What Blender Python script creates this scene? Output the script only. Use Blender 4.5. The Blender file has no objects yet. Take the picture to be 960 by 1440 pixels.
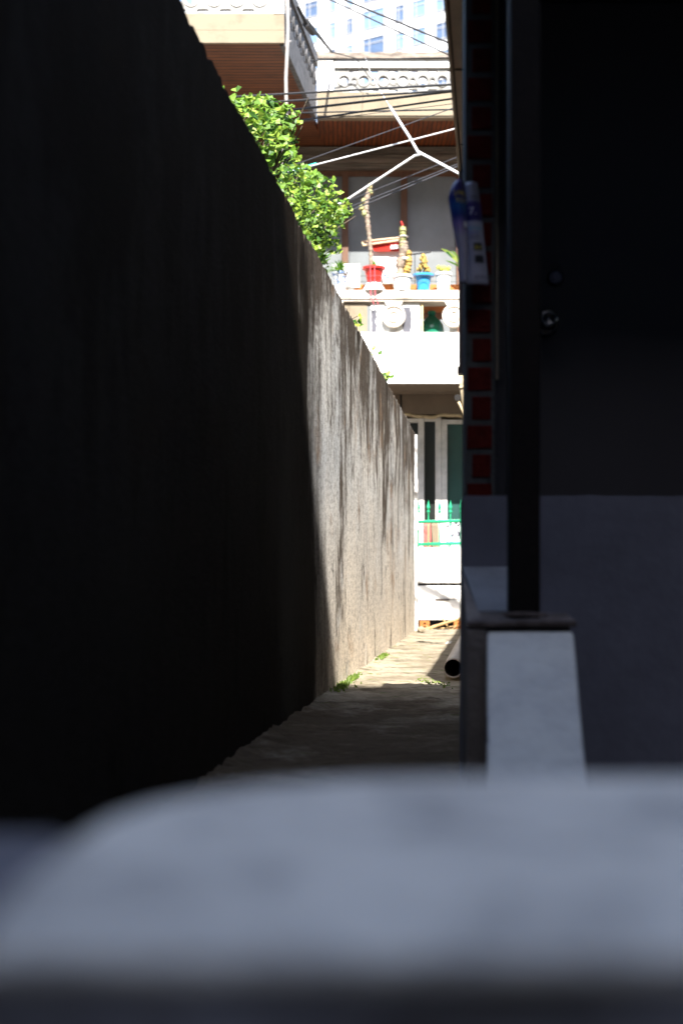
import bpy, bmesh, math, random
from mathutils import Vector, Matrix, noise
R = math.radians
random.seed(7)
C = bpy.data.collections.new("place"); bpy.context.scene.collection.children.link(C)
S = bpy.context.scene
# ------------------------------------------------------------------ camera, light, exposure
FPX, HX, HY, CZ = 2000.0, 480.0, 811.0, 0.65
cam = bpy.data.cameras.new("camera"); co = bpy.data.objects.new("camera", cam); C.objects.link(co)
co.location = (0, 0, CZ); co.rotation_euler = (R(90), 0, 0)
cam.sensor_fit = 'VERTICAL'; cam.sensor_height = 36; cam.lens = 50
cam.shift_y = (HY - 720) / 1440.0
cam.clip_start = .05; cam.clip_end = 1200
cam.dof.use_dof = True; cam.dof.focus_distance = 8.5; cam.dof.aperture_fstop = 2.5
S.camera = co
SUNV = Vector((-.101, .93, -1)).normalized()
w = bpy.data.worlds.new("World"); S.world = w; w.use_nodes = True
nt = w.node_tree; bg = nt.nodes['Background']
sky = nt.nodes.new('ShaderNodeTexSky'); sky.sky_type = 'NISHITA'; sky.sun_disc = False
sky.sun_elevation = math.asin(-SUNV.z); sky.sun_rotation = R(180) - math.atan2(-SUNV.x, SUNV.y) * -1
nt.links.new(sky.outputs[0], bg.inputs[0]); bg.inputs[1].default_value = .15
sl = bpy.data.lights.new("sun", 'SUN'); sl.energy = 5.0; sl.angle = R(.4); sl.color = (1, .96, .9)
so = bpy.data.objects.new("sun", sl); C.objects.link(so); so.location = (0, -20, 30)
so.rotation_euler = SUNV.to_track_quat('-Z', 'Y').to_euler()
S.view_settings.view_transform = 'Standard'; S.view_settings.look = 'None'; S.view_settings.gamma = 1
S.view_settings.use_curve_mapping = False; S.view_settings.exposure = 1.75
S.render.engine = 'CYCLES'; S.cycles.use_denoising = True; S.cycles.max_bounces = 8
S.cycles.diffuse_bounces = 5; S.cycles.sample_clamp_indirect = 6
try: S.cycles.denoiser = 'OPENIMAGEDENOISE'
except Exception: pass
AL = .1065                                   # the lane runs slightly to the right of the view axis
def P(px, py, Y): return Vector(((px - HX) / FPX * Y, Y, CZ + (HY - py) / FPX * Y))
def A(l, Y, z): return Vector((l + AL * Y, Y, z))

# ------------------------------------------------------------------ materials
def mat(name, col, rough=.8, var=.15, scale=6, stretch=(1, 1, 1), bump=.3, bscale=60, metal=0,
        col2=None, mask=None, spec=.5, trans=0, alpha=None):
    m = bpy.data.materials.new(name); m.use_nodes = True
    t = m.node_tree; n = t.nodes; L = t.links; b = n['Principled BSDF']
    tc = n.new('ShaderNodeTexCoord'); mp = n.new('ShaderNodeMapping'); mp.inputs['Scale'].default_value = stretch
    L.new(tc.outputs['Object'], mp.inputs[0])
    nz = n.new('ShaderNodeTexNoise'); nz.inputs['Scale'].default_value = scale; nz.inputs['Detail'].default_value = 8
    nz.inputs['Roughness'].default_value = .65
    L.new(mp.outputs[0], nz.inputs['Vector'])
    cr = n.new('ShaderNodeValToRGB'); L.new(nz.outputs[0], cr.inputs[0])
    c2 = col2 or tuple(max(0, c * (1 - var * 2)) for c in col)
    c1 = col if col2 else tuple(min(1, c * (1 + var)) for c in col)
    lo, hi = mask or (.3, .7)
    cr.color_ramp.elements[0].position = lo; cr.color_ramp.elements[0].color = (*c2, 1)
    cr.color_ramp.elements[1].position = hi; cr.color_ramp.elements[1].color = (*c1, 1)
    L.new(cr.outputs[0], b.inputs['Base Color'])
    b.inputs['Roughness'].default_value = rough; b.inputs['Metallic'].default_value = metal
    b.inputs['Specular IOR Level'].default_value = spec
    if bump:
        nb = n.new('ShaderNodeTexNoise'); nb.inputs['Scale'].default_value = bscale; nb.inputs['Detail'].default_value = 5
        L.new(tc.outputs['Object'], nb.inputs['Vector'])
        bp = n.new('ShaderNodeBump'); bp.inputs['Strength'].default_value = bump; bp.inputs['Distance'].default_value = .01
        L.new(nb.outputs[0], bp.inputs['Height']); L.new(bp.outputs[0], b.inputs['Normal'])
    return m
M = dict(
    cream=mat('cream_plaster', (.25, .205, .14), .85, col2=(.17, .135, .09), mask=(.25, .5), scale=3, bump=.3),
    white=mat('white_plaster', (.8, .77, .72), .8, col2=(.55, .5, .44), mask=(.25, .45), scale=4, bump=.3),
    offwhite=mat('greyish_cast_concrete', (.3, .29, .27), .85, col2=(.17, .16, .14), mask=(.3, .5), scale=8, bump=.4),
    coping=mat('weathered_coping', (.28, .235, .19), .9, col2=(.09, .07, .055), mask=(.35, .62), scale=9, stretch=(.6, 1, 2), bump=.6),
    railcap=mat('rail_cap_concrete', (.72, .66, .58), .9, col2=(.3, .26, .2), mask=(.3, .5), scale=5, stretch=(.35, 1, 3), bump=.4),
    shadedside=mat('shaded_side_concrete', (.15, .145, .15), .9, col2=(.07, .07, .07), mask=(.35, .6), scale=12, bump=.6),  # darker copy of the parapet concrete, carrying the wing side's shade
    paint=mat('white_painted_concrete', (.52, .52, .49), .7, col2=(.42, .42, .41), mask=(.3, .55), scale=9, bump=.5, bscale=35),
    slab=mat('foreground_white_paint', (.9, .82, .7), .75, col2=(.48, .44, .39), mask=(.38, .56), scale=14, bump=.8, bscale=22),
    dirtypaint=mat('parapet_paint', (.145, .15, .195), .75, col2=(.105, .108, .14), mask=(.35, .6), scale=2.5, bump=.2, bscale=30),
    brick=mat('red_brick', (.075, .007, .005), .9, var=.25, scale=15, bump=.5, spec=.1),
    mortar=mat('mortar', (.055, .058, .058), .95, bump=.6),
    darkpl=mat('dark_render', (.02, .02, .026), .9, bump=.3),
    steel=mat('rusty_brown_steel', (.008, .005, .004), .8, col2=(.004, .0025, .002), mask=(.4, .6), scale=20, bump=.2, spec=.2),
    plate=mat('rusty_plate', (.12, .095, .088), .85, col2=(.04, .026, .02), mask=(.4, .6), scale=14, bump=.5),
    trim=mat('tan_trim', (.2, .17, .12), .6),
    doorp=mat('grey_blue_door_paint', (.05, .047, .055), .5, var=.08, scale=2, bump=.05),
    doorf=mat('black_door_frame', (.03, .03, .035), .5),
    chrome=mat('worn_chrome', (.16, .16, .17), .1, metal=1, bump=0),
    dullmetal=mat('dull_lock_metal', (.1, .1, .14), .35, metal=1, bump=.05),
    fascia=mat('yellow_eave_paint', (.85, .66, .33), .5, col2=(.7, .54, .26), scale=5, mask=(.3, .5), bump=.15),
    fdark=mat('eave_dark_joint', (.05, .04, .02), .8),
    pipebr=mat('brown_downpipe', (.1, .075, .07), .5, bump=.05),
    pipebe=mat('beige_pipe', (.6, .48, .3), .7, col2=(.3, .22, .13), mask=(.3, .5), scale=18, bump=.3),
    pvc=mat('grey_pvc', (.42, .38, .34), .5, col2=(.25, .21, .18), mask=(.3, .6), scale=9, bump=.1),
    dark=mat('dark_inside', (.015, .013, .012), .9),
    brownframe=mat('brown_window_frame', (.15, .07, .035), .6, col2=(.09, .04, .02), scale=10, stretch=(2, 2, .3)),
    whiteframe=mat('white_window_frame', (.72, .68, .64), .5, bump=.05),
    lintel=mat('brown_panel', (.2, .15, .11), .7, var=.1, scale=3),
    siding=mat('grey_wood_siding', (.2, .165, .13), .85, col2=(.08, .065, .05), scale=4, stretch=(.4, 1, 12), mask=(.4, .6), bump=.5),
    green=mat('green_railing_paint', (.015, .36, .16), .45, bump=.1),
    black=mat('black_rubber', (.02, .02, .022), .6, bump=0),
    greyw=mat('grey_cable', (.06, .06, .07), .6, bump=0),
    whitew=mat('white_rope', (.8, .8, .8), .7, bump=.1),
    teal=mat('teal_cord', (.05, .45, .38), .6, bump=0),
    bark=mat('tree_bark', (.12, .09, .06), .9, scale=14, stretch=(3, 3, .5), bump=.8),
    redpl=mat('red_plastic', (.6, .03, .02), .4, var=.05, bump=.03),
    redcl=mat('red_cloth', (.55, .14, .12), .9, scale=8, col2=(.2, .04, .04), mask=(.4, .5)),
    pink=mat('pink_string', (.75, .12, .16), .7, bump=0),
    blue=mat('blue_glaze', (.05, .32, .66), .3, var=.1, bump=.02),
    whitepot=mat('white_glaze', (.8, .8, .78), .35, var=.04, bump=.02),
    bluewhite=mat('blue_and_white_porcelain', (.78, .8, .82), .3, col2=(.16, .25, .5), mask=(.42, .5), scale=22, bump=.02),
    purple=mat('dark_purple_glaze', (.08, .03, .06), .35, bump=.02),
    terracotta=mat('orange_terracotta', (.5, .17, .04), .8),
    cardboard=mat('white_carton', (.78, .78, .75), .7, var=.04),
    cane=mat('cane', (.6, .45, .28), .7),
    cactus=mat('tan_old_cactus', (.34, .27, .2), .9, col2=(.16, .11, .09), scale=30, mask=(.35, .6), bump=1, bscale=80),
    cactusg=mat('green_cactus', (.22, .3, .09), .7, col2=(.4, .3, .16), scale=24, mask=(.4, .6), bump=.8),
    orangec=mat('orange_cactus', (.5, .28, .07), .8, col2=(.14, .16, .04), scale=30, mask=(.35, .6), bump=.8),
    yellowc=mat('yellow_cactus', (.55, .5, .1), .8, col2=(.22, .28, .05), scale=30, mask=(.35, .6), bump=.8),
    jug=mat('green_plastic_jug', (.02, .2, .12), .18, var=.1, bump=0),
    concrete=mat('block_concrete', (.35, .34, .32), .9, col2=(.22, .21, .2), scale=5, bump=.5),
    towerw=mat('tower_white', (.8, .8, .8), .6, var=.03, bump=0),
    towerf=mat('tower_window_frame', (.3, .3, .32), .5, bump=0),
    patch=mat('grey_patch', (.11, .11, .13), .9, bump=.1),
    soil=mat('potting_soil', (.06, .04, .03), .95),
    stick=mat('pale_stick', (.55, .36, .16), .85, col2=(.3, .18, .08), scale=20, bump=.4),
    darkcloth=mat('patterned_cloth', (.72, .72, .74), .9, col2=(.04, .04, .06), mask=(.42, .47), scale=14),
)
def leafmat(name, c1, c2, c3):
    m = bpy.data.materials.new(name); m.use_nodes = True
    t = m.node_tree; n = t.nodes; L = t.links; b = n['Principled BSDF']
    tc = n.new('ShaderNodeTexCoord')
    g = n.new('ShaderNodeTexVoronoi'); g.inputs['Scale'].default_value = 14
    L.new(tc.outputs['Object'], g.inputs['Vector'])
    sx = n.new('ShaderNodeSeparateColor'); L.new(g.outputs['Color'], sx.inputs[0])
    cr = n.new('ShaderNodeValToRGB'); L.new(sx.outputs[0], cr.inputs[0])
    e = cr.color_ramp.elements; e[0].color = (*c1, 1); e[1].color = (*c3, 1)
    k = e.new(.5); k.color = (*c2, 1)
    L.new(cr.outputs[0], b.inputs['Base Color']); b.inputs['Roughness'].default_value = .5
    tr = n.new('ShaderNodeBsdfTranslucent'); L.new(cr.outputs[0], tr.inputs[0])
    mx = n.new('ShaderNodeMixShader'); mx.inputs[0].default_value = .35
    out = n['Material Output']
    L.new(b.outputs[0], mx.inputs[1]); L.new(tr.outputs[0], mx.inputs[2]); L.new(mx.outputs[0], out.inputs[0])
    return m
M['leaf'] = leafmat('ginkgo_leaf', (.03, .1, .01), (.14, .27, .022), (.32, .42, .055))
M['fern'] = leafmat('fern_leaf', (.07, .18, .02), (.13, .28, .03), (.22, .35, .05))
M['sword'] = leafmat('sword_leaf', (.03, .12, .02), (.08, .2, .03), (.4, .45, .1))
M['moss'] = leafmat('moss', (.08, .14, .02), (.14, .22, .03), (.2, .28, .05))

def wood_slats(name, axis, c1, c2, pitch):
    """soffit boards: dark grooves every pitch metres along one axis"""
    m = mat(name, c1, .6, col2=c2, scale=5, stretch=(.5, 8, 1) if axis == 'Y' else (8, .5, 1), mask=(.35, .6), bump=0)
    t = m.node_tree; n = t.nodes; L = t.links; b = n['Principled BSDF']
    tc = n.new('ShaderNodeTexCoord'); s = n.new('ShaderNodeSeparateXYZ'); L.new(tc.outputs['Object'], s.inputs[0])
    d = n.new('ShaderNodeMath'); d.operation = 'DIVIDE'; d.inputs[1].default_value = pitch
    L.new(s.outputs[axis], d.inputs[0])
    f = n.new('ShaderNodeMath'); f.operation = 'FRACT'; L.new(d.outputs[0], f.inputs[0])
    g = n.new('ShaderNodeMath'); g.operation = 'GREATER_THAN'; g.inputs[1].default_value = .22; L.new(f.outputs[0], g.inputs[0])
    mx = n.new('ShaderNodeMix'); mx.data_type = 'RGBA'; mx.inputs[6].default_value = (.012, .006, .004, 1)
    L.new(g.outputs[0], mx.inputs[0])
    src = b.inputs['Base Color'].links[0].from_socket
    L.new(src, mx.inputs[7]); L.new(mx.outputs[2], b.inputs['Base Color'])
    return m
M['soffit_a'] = wood_slats('soffit_boards_across', 'Y', (.22, .07, .02), (.07, .022, .007), .095)
M['soffit_b'] = wood_slats('soffit_boards_deep', 'X', (.22, .06, .012), (.08, .022, .006), .06)

def wallmat():
    m = bpy.data.materials.new('streaked_concrete_render'); m.use_nodes = True
    t = m.node_tree; n = t.nodes; L = t.links; b = n['Principled BSDF']
    tc = n.new('ShaderNodeTexCoord')
    def nz(scale, st, detail=8, rough=.6, loc=(0, 0, 0)):
        mp = n.new('ShaderNodeMapping'); mp.inputs['Scale'].default_value = st; mp.inputs['Location'].default_value = loc
        L.new(tc.outputs['Object'], mp.inputs[0])
        k = n.new('ShaderNodeTexNoise'); k.inputs['Scale'].default_value = scale; k.inputs['Detail'].default_value = detail
        k.inputs['Roughness'].default_value = rough; L.new(mp.outputs[0], k.inputs[0]); return k.outputs[0]
    def ramp(src, a, bb, ca, cb):
        r = n.new('ShaderNodeValToRGB'); L.new(src, r.inputs[0])
        r.color_ramp.elements[0].position = a; r.color_ramp.elements[1].position = bb
        r.color_ramp.elements[0].color = (*ca, 1); r.color_ramp.elements[1].color = (*cb, 1); return r.outputs[0]
    def mix(f, a, bb, mode='MIX'):
        x = n.new('ShaderNodeMix'); x.data_type = 'RGBA'; x.blend_type = mode
        if isinstance(f, float): x.inputs[0].default_value = f
        else: L.new(f, x.inputs[0])
        for s, v in ((6, a), (7, bb)):
            if isinstance(v, tuple): x.inputs[s].default_value = (*v, 1)
            else: L.new(v, x.inputs[s])
        return x.outputs[2]
    def math_(op, a, bb):
        x = n.new('ShaderNodeMath'); x.operation = op; x.use_clamp = op != 'SUBTRACT' and op != 'MULTIPLY'
        for s, v in ((0, a), (1, bb)):
            if isinstance(v, (int, float)): x.inputs[s].default_value = v
            else: L.new(v, x.inputs[s])
        return x.outputs[0]
    def addu(a, bb):
        x = n.new('ShaderNodeMath'); x.operation = 'ADD'; L.new(a, x.inputs[0]); L.new(bb, x.inputs[1]); return x.outputs[0]
    sep = n.new('ShaderNodeSeparateXYZ'); L.new(tc.outputs['Object'], sep.inputs[0]); z = sep.outputs[2]
    hgt = n.new('ShaderNodeMapRange'); hgt.inputs[1].default_value = .7; hgt.inputs[2].default_value = 2.34
    L.new(z, hgt.inputs[0]); H = hgt.outputs[0]
    base = mix(ramp(nz(1.1, (1, 1, 1)), .35, .65, (0, 0, 0), (1, 1, 1)), (.66, .67, .68), (.86, .82, .76))
    low = n.new('ShaderNodeMapRange'); low.inputs[1].default_value = 1.3; low.inputs[2].default_value = .2; L.new(z, low.inputs[0])
    base = mix(math_('MULTIPLY', low.outputs[0], .6), base, (.78, .64, .47))
    # run-off streaks, heavier towards the top of the wall
    s1 = nz(3.6, (1, .5, .2), 10, .7)
    H2 = math_('POWER', H, 1.6)
    thr = math_('ADD', s1, math_('MULTIPLY', H2, .16))
    st = ramp(thr, .54, .62, (0, 0, 0), (1, 1, 1))
    base = mix(st, base, (.13, .105, .085))
    s2 = nz(10, (1, .5, .13), 8, .75, (5, 2, 0))
    st2 = ramp(math_('ADD', s2, math_('MULTIPLY', H, .12)), .6, .68, (0, 0, 0), (.7, .7, .7))
    base = mix(st2, base, (.17, .15, .13))
    s5 = ramp(math_('ADD', nz(6, (1, .4, .6), 10, .78, (3, 3, 3)), math_('MULTIPLY', H2, .1)), .57, .66, (0, 0, 0), (.8, .8, .8))
    base = mix(s5, base, (.12, .1, .085))
    s4 = ramp(nz(7, (1, .4, .3), 5, .6, (9, 1, 3)), .6, .7, (0, 0, 0), (.6, .6, .6))
    base = mix(s4, base, (.85, .84, .82))
    s3 = ramp(nz(3.0, (1, .5, .5), 8, .7, (1, 8, 2)), .56, .68, (0, 0, 0), (.7, .7, .7))
    base = mix(s3, base, (.42, .26, .15))
    sp = ramp(nz(60, (1, .22, .7), 5, .8), .4, .54, (.25, .23, .22), (1, 1, 1))
    base = mix(.48, base, sp, 'MULTIPLY')
    # shade painted into the near end's colour, with real dark weathering, thinning raggedly
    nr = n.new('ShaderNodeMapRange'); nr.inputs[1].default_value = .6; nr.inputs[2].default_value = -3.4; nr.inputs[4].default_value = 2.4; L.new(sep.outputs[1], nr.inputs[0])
    shade_mould = ramp(addu(addu(nr.outputs[0], math_('MULTIPLY', math_('SUBTRACT', nz(2.2, (1, 1, .25)), .5), 1.3)), math_('MULTIPLY', math_('SUBTRACT', H, .4), -.35)), .45, .85, (0, 0, 0), (.985, .985, .985))
    base = mix(shade_mould, base, (.011, .0075, .005))
    L.new(base, b.inputs['Base Color']); b.inputs['Roughness'].default_value = .92
    b.inputs['Specular IOR Level'].default_value = .04
    hb = math_('ADD', math_('MULTIPLY', nz(60, (1, .3, .8), 6, .75), .6), math_('MULTIPLY', nz(9, (1, .5, .5), 4), .4))
    bp = n.new('ShaderNodeBump'); bp.inputs['Strength'].default_value = .8; bp.inputs['Distance'].default_value = .007
    L.new(hb, bp.inputs['Height']); L.new(bp.outputs[0], b.inputs['Normal'])
    return m
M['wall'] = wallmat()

def groundmat():
    m = mat('worn_lane_concrete', (.31, .27, .2), .95, col2=(.15, .12, .08), mask=(.33, .56), scale=1.7, stretch=(1.3, .8, 1), bump=1, bscale=30)
    t = m.node_tree; n = t.nodes; L = t.links; b = n['Principled BSDF']; b.inputs['Specular IOR Level'].default_value = .15
    tc = n.new('ShaderNodeTexCoord')
    src = b.inputs['Base Color'].links[0].from_socket
    for sc, a, e, c in ((5, .56, .66, (.1, .085, .06)), (11, .6, .68, (.12, .15, .04)), (40, .55, .7, (.15, .12, .09))):
        k = n.new('ShaderNodeTexNoise'); k.inputs['Scale'].default_value = sc; k.inputs['Detail'].default_value = 8
        mp = n.new('ShaderNodeMapping'); mp.inputs['Location'].default_value = (sc, 3, 1); mp.inputs['Scale'].default_value = (.6, 1.5, 1)
        L.new(tc.outputs['Object'], mp.inputs[0]); L.new(mp.outputs[0], k.inputs[0])
        r = n.new('ShaderNodeValToRGB'); L.new(k.outputs[0], r.inputs[0])
        r.color_ramp.elements[0].position = a; r.color_ramp.elements[1].position = e
        mx = n.new('ShaderNodeMix'); mx.data_type = 'RGBA'; L.new(r.outputs[0], mx.inputs[0])
        L.new(src, mx.inputs[6]); mx.inputs[7].default_value = (*c, 1); src = mx.outputs[2]
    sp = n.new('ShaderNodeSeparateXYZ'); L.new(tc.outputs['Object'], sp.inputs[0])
    nr = n.new('ShaderNodeMapRange'); nr.inputs[1].default_value = 9.6; nr.inputs[2].default_value = 6.4; L.new(sp.outputs[1], nr.inputs[0])  # shade painted into the near lane's colour, together with ragged dirt
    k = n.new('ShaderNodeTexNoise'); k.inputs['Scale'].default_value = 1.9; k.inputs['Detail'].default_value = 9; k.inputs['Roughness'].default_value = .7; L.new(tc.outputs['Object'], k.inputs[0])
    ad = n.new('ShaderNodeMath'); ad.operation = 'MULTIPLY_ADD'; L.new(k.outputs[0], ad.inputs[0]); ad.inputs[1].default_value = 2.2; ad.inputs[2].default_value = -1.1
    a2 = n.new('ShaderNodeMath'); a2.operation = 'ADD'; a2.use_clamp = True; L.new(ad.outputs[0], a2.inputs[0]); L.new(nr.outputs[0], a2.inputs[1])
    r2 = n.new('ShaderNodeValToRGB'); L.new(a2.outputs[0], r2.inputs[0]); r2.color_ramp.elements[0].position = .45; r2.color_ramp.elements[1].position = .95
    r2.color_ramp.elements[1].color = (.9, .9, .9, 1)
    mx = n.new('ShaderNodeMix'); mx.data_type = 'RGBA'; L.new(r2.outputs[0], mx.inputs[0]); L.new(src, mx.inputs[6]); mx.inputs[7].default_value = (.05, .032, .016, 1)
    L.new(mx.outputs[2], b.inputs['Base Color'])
    return m
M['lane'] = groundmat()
def glassmat(name, col, rough=.08, spec=.6):
    m = mat(name, col, rough, var=.12, scale=1.5, bump=.02, bscale=3); m.node_tree.nodes['Principled BSDF'].inputs['Specular IOR Level'].default_value = spec
    return m
M['pane_frost'] = glassmat('frosted_pane', (.2, .215, .22), .35, .3)
M['pane_dark'] = glassmat('dark_pane', (.02, .024, .022), .05)
M['pane_teal'] = glassmat('teal_pane', (.03, .085, .075), .06)
M['pane_blue'] = glassmat('tower_pane', (.16, .26, .4), .25)
M['pane_deep'] = glassmat('tower_pane_deep', (.08, .12, .2), .25)

# leaflet papers: colour by height on the sheet
def leaflet_mat(name, stops):
    m = bpy.data.materials.new(name); m.use_nodes = True
    t = m.node_tree; n = t.nodes; L = t.links; b = n['Principled BSDF']
    tc = n.new('ShaderNodeTexCoord'); s = n.new('ShaderNodeSeparateXYZ'); L.new(tc.outputs['UV'], s.inputs[0])
    r = n.new('ShaderNodeValToRGB'); L.new(s.outputs[1], r.inputs[0])
    e = r.color_ramp.elements
    e[0].position, e[0].color = stops[0][0], (*stops[0][1], 1)
    e[1].position, e[1].color = stops[-1][0], (*stops[-1][1], 1)
    for p, c in stops[1:-1]:
        k = e.new(p); k.color = (*c, 1)
    L.new(r.outputs[0], b.inputs['Base Color']); b.inputs['Roughness'].default_value = .35
    return m
M['paper_a'] = leaflet_mat('printed_blue_sheet', [(0, (0.360, 0.348, 0.450)), (.45, (0.360, 0.336, 0.444)), (.58, (0.210, 0.150, 0.390)), (.66, (0.012, 0.024, 0.180)), (.75, (0.012, 0.090, 0.300)), (.84, (0.012, 0.012, 0.132)), (1, (0.024, 0.009, 0.120))])
M['paper_b'] = leaflet_mat('printed_white_sheet', [(0, (0.372, 0.372, 0.468)), (.61, (0.360, 0.360, 0.456)), (.63, (0.018, 0.012, 0.120)), (.8, (0.030, 0.018, 0.150)), (.82, (0.240, 0.240, 0.300)), (1, (0.240, 0.240, 0.300))])
M['ink'] = mat('black_ink', (.02, .02, .03), .4, bump=0)
M['yink'] = mat('yellow_ink', (.85, .7, .1), .4, bump=0)
M['wink'] = mat('white_ink', (.9, .9, .95), .4, bump=0)
M['cink'] = mat('cyan_ink', (.05, .4, .6), .4, bump=0)
M['bink'] = mat('blue_ink', (.05, .12, .5), .4, bump=0)

# ------------------------------------------------------------------ mesh helpers
def tag(o, label=None, cat=None, group=None, kind=None):
    if label: o['label'] = label
    if cat: o['category'] = cat
    if group: o['group'] = group
    if kind: o['kind'] = kind
    return o
def thing(name, loc, label, cat, group=None):
    o = bpy.data.objects.new(name, None); C.objects.link(o); o.location = loc
    o.empty_display_size = .1
    return tag(o, label, cat, group)
class MB:
    def __init__(s): s.v = []; s.f = []; s.uv = None
    def add(s, vs, fs):
        k = len(s.v); s.v += [Vector(v) for v in vs]; s.f += [tuple(i + k for i in f) for f in fs]; return s
    def hexa(s, p):   # 8 points: bottom 4 ccw, top 4 ccw
        return s.add(p, [(3, 2, 1, 0), (4, 5, 6, 7), (0, 1, 5, 4), (1, 2, 6, 5), (2, 3, 7, 6), (3, 0, 4, 7)])
    def box(s, x0, x1, y0, y1, z0, z1, al=0):
        """al: shear along the lane direction (x is then the lateral offset)"""
        q = []
        for z in (z0, z1):
            for x, y in ((x0, y0), (x1, y0), (x1, y1), (x0, y1)): q.append((x + al * y, y, z))
        return s.hexa(q)
    def pbox(s, px0, px1, py0, py1, Y, d):  # box whose front face spans the given extents at distance Y
        a = P(px0, py1, Y); b = P(px1, py0, Y)
        return s.box(a.x, b.x, Y, Y + d, a.z, b.z)
    def tube(s, pts, r, n=8, cap=True, jit=0):
        pts = [Vector(p) for p in pts]; rs = r if isinstance(r, (list, tuple)) else [r] * len(pts)
        k = len(s.v); up = None
        for i, p in enumerate(pts):
            t = (pts[min(i + 1, len(pts) - 1)] - pts[max(i - 1, 0)]).normalized()
            a = t.cross(Vector((0, 0, 1)) if abs(t.z) < .9 else Vector((1, 0, 0))).normalized()
            if up is not None: a = (up - t * up.dot(t)).normalized()
            up = a; b = t.cross(a)
            for j in range(n):
                an = 2 * math.pi * j / n; rr = rs[i] * (1 + random.uniform(-jit, jit))
                s.v.append(p + (a * math.cos(an) + b * math.sin(an)) * rr)
        for i in range(len(pts) - 1):
            for j in range(n):
                a0 = k + i * n + j; a1 = k + i * n + (j + 1) % n
                s.f.append((a0, a1, a1 + n, a0 + n))
        if cap:
            s.f.append(tuple(k + j for j in range(n))[::-1]); s.f.append(tuple(k + (len(pts) - 1) * n + j for j in range(n)))
        return s
    def lathe(s, prof, c=(0, 0, 0), n=28, axis='Z', flute=0):
        c = Vector(c); k = len(s.v)
        for r, h in prof:
            for j in range(n):
                a = 2 * math.pi * j / n; rr = r * (1 + flute * math.cos(a * 8))
                u, v_ = rr * math.cos(a), rr * math.sin(a)
                s.v.append(c + (Vector((u, v_, h)) if axis == 'Z' else Vector((u, h, v_)) if axis == 'Y' else Vector((h, u, v_))))
        for i in range(len(prof) - 1):
            for j in range(n):
                a0 = k + i * n + j; a1 = k + i * n + (j + 1) % n
                s.f.append((a0, a1, a1 + n, a0 + n))
        s.f.append(tuple(k + j for j in range(n))[::-1]); s.f.append(tuple(k + (len(prof) - 1) * n + j for j in range(n)))
        return s
    def torus(s, c, R0, r, n=24, m=8):       # ring facing -Y
        c = Vector(c); k = len(s.v)
        for i in range(n):
            a = 2 * math.pi * i / n
            for j in range(m):
                b = 2 * math.pi * j / m; rr = R0 + r * math.cos(b)
                s.v.append(c + Vector((rr * math.cos(a), r * math.sin(b), rr * math.sin(a))))
        for i in range(n):
            for j in range(m):
                s.f.append((k + i * m + j, k + i * m + (j + 1) % m, k + ((i + 1) % n) * m + (j + 1) % m, k + ((i + 1) % n) * m + j))
        return s
    def blob(s, c, r, sub=2, squash=1, jit=.12):
        bm = bmesh.new(); bmesh.ops.create_icosphere(bm, subdivisions=sub, radius=1)
        vs = [Vector((v.co.x, v.co.y, v.co.z * squash)) * r * (1 + jit * noise.noise(v.co * 2.3 + Vector(c) * 9)) + Vector(c) for v in bm.verts]
        fs = [tuple(x.index for x in f.verts) for f in bm.faces]; bm.free()
        return s.add(vs, fs)
    def build(s, name, m, parent=None, bevel=0, smooth=False, origin=None):
        me = bpy.data.meshes.new(name)
        base = Vector(origin) if origin is not None else (parent_world(parent) if parent else Vector())
        me.from_pydata([v - base for v in s.v], [], s.f)
        bm = bmesh.new(); bm.from_mesh(me); bmesh.ops.recalc_face_normals(bm, faces=bm.faces); bm.to_mesh(me); bm.free()
        me.materials.append(m if not isinstance(m, str) else M[m])
        o = bpy.data.objects.new(name, me); C.objects.link(o)
        if parent: o.parent = parent; pw = parent_world(parent); o.location = base - pw
        else: o.location = base
        if smooth:
            for p in me.polygons: p.use_smooth = True
        if bevel:
            b = o.modifiers.new('bevel', 'BEVEL'); b.width = bevel; b.segments = 2; b.limit_method = 'ANGLE'; b.angle_limit = R(40)
            if smooth is None: pass
        return o
def parent_world(o):
    v = Vector()
    while o is not None: v = v + o.location; o = o.parent
    return v
def holed(name, outer, holes, thick, place, m, parent):
    """a flat plate with real openings: outlines in the plate's own (u,v), place() maps (u,v,d) into the scene"""
    cu = bpy.data.curves.new(name, 'CURVE'); cu.dimensions = '2D'; cu.fill_mode = 'BOTH'; cu.extrude = thick / 2
    for loop in [outer] + holes:
        sp = cu.splines.new('POLY'); sp.points.add(len(loop) - 1)
        for q, (u, v_) in zip(sp.points, loop): q.co = (u, v_, 0, 1)
        sp.use_cyclic_u = True
    tmp = bpy.data.objects.new('tmp', cu); C.objects.link(tmp)
    me = bpy.data.meshes.new_from_object(tmp.evaluated_get(bpy.context.evaluated_depsgraph_get()))
    bpy.data.objects.remove(tmp); bpy.data.curves.remove(cu)
    base = parent_world(parent) if parent else Vector()
    for v_ in me.vertices: v_.co = Vector(place(v_.co.x, v_.co.y, v_.co.z)) - base
    me.materials.clear(); me.materials.append(M[m]); me.name = name
    o = bpy.data.objects.new(name, me); C.objects.link(o); o.parent = parent
    return o
def circ(cx, cy, r, n=20): return [(cx + r * math.cos(2 * math.pi * i / n), cy + r * math.sin(2 * math.pi * i / n)) for i in range(n)]
def stadium(cx, cy, w_, h, n=6):
    r = h / 2; o = []
    for i in range(n + 1): a = -math.pi / 2 + math.pi * i / n; o.append((cx + w_ / 2 - r + r * math.cos(a), cy + r * math.sin(a)))
    for i in range(n + 1): a = math.pi / 2 + math.pi * i / n; o.append((cx - w_ / 2 + r + r * math.cos(a), cy + r * math.sin(a)))
    return o
def rect(x0, y0, x1, y1): return [(x0, y0), (x1, y0), (x1, y1), (x0, y1)]
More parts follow.
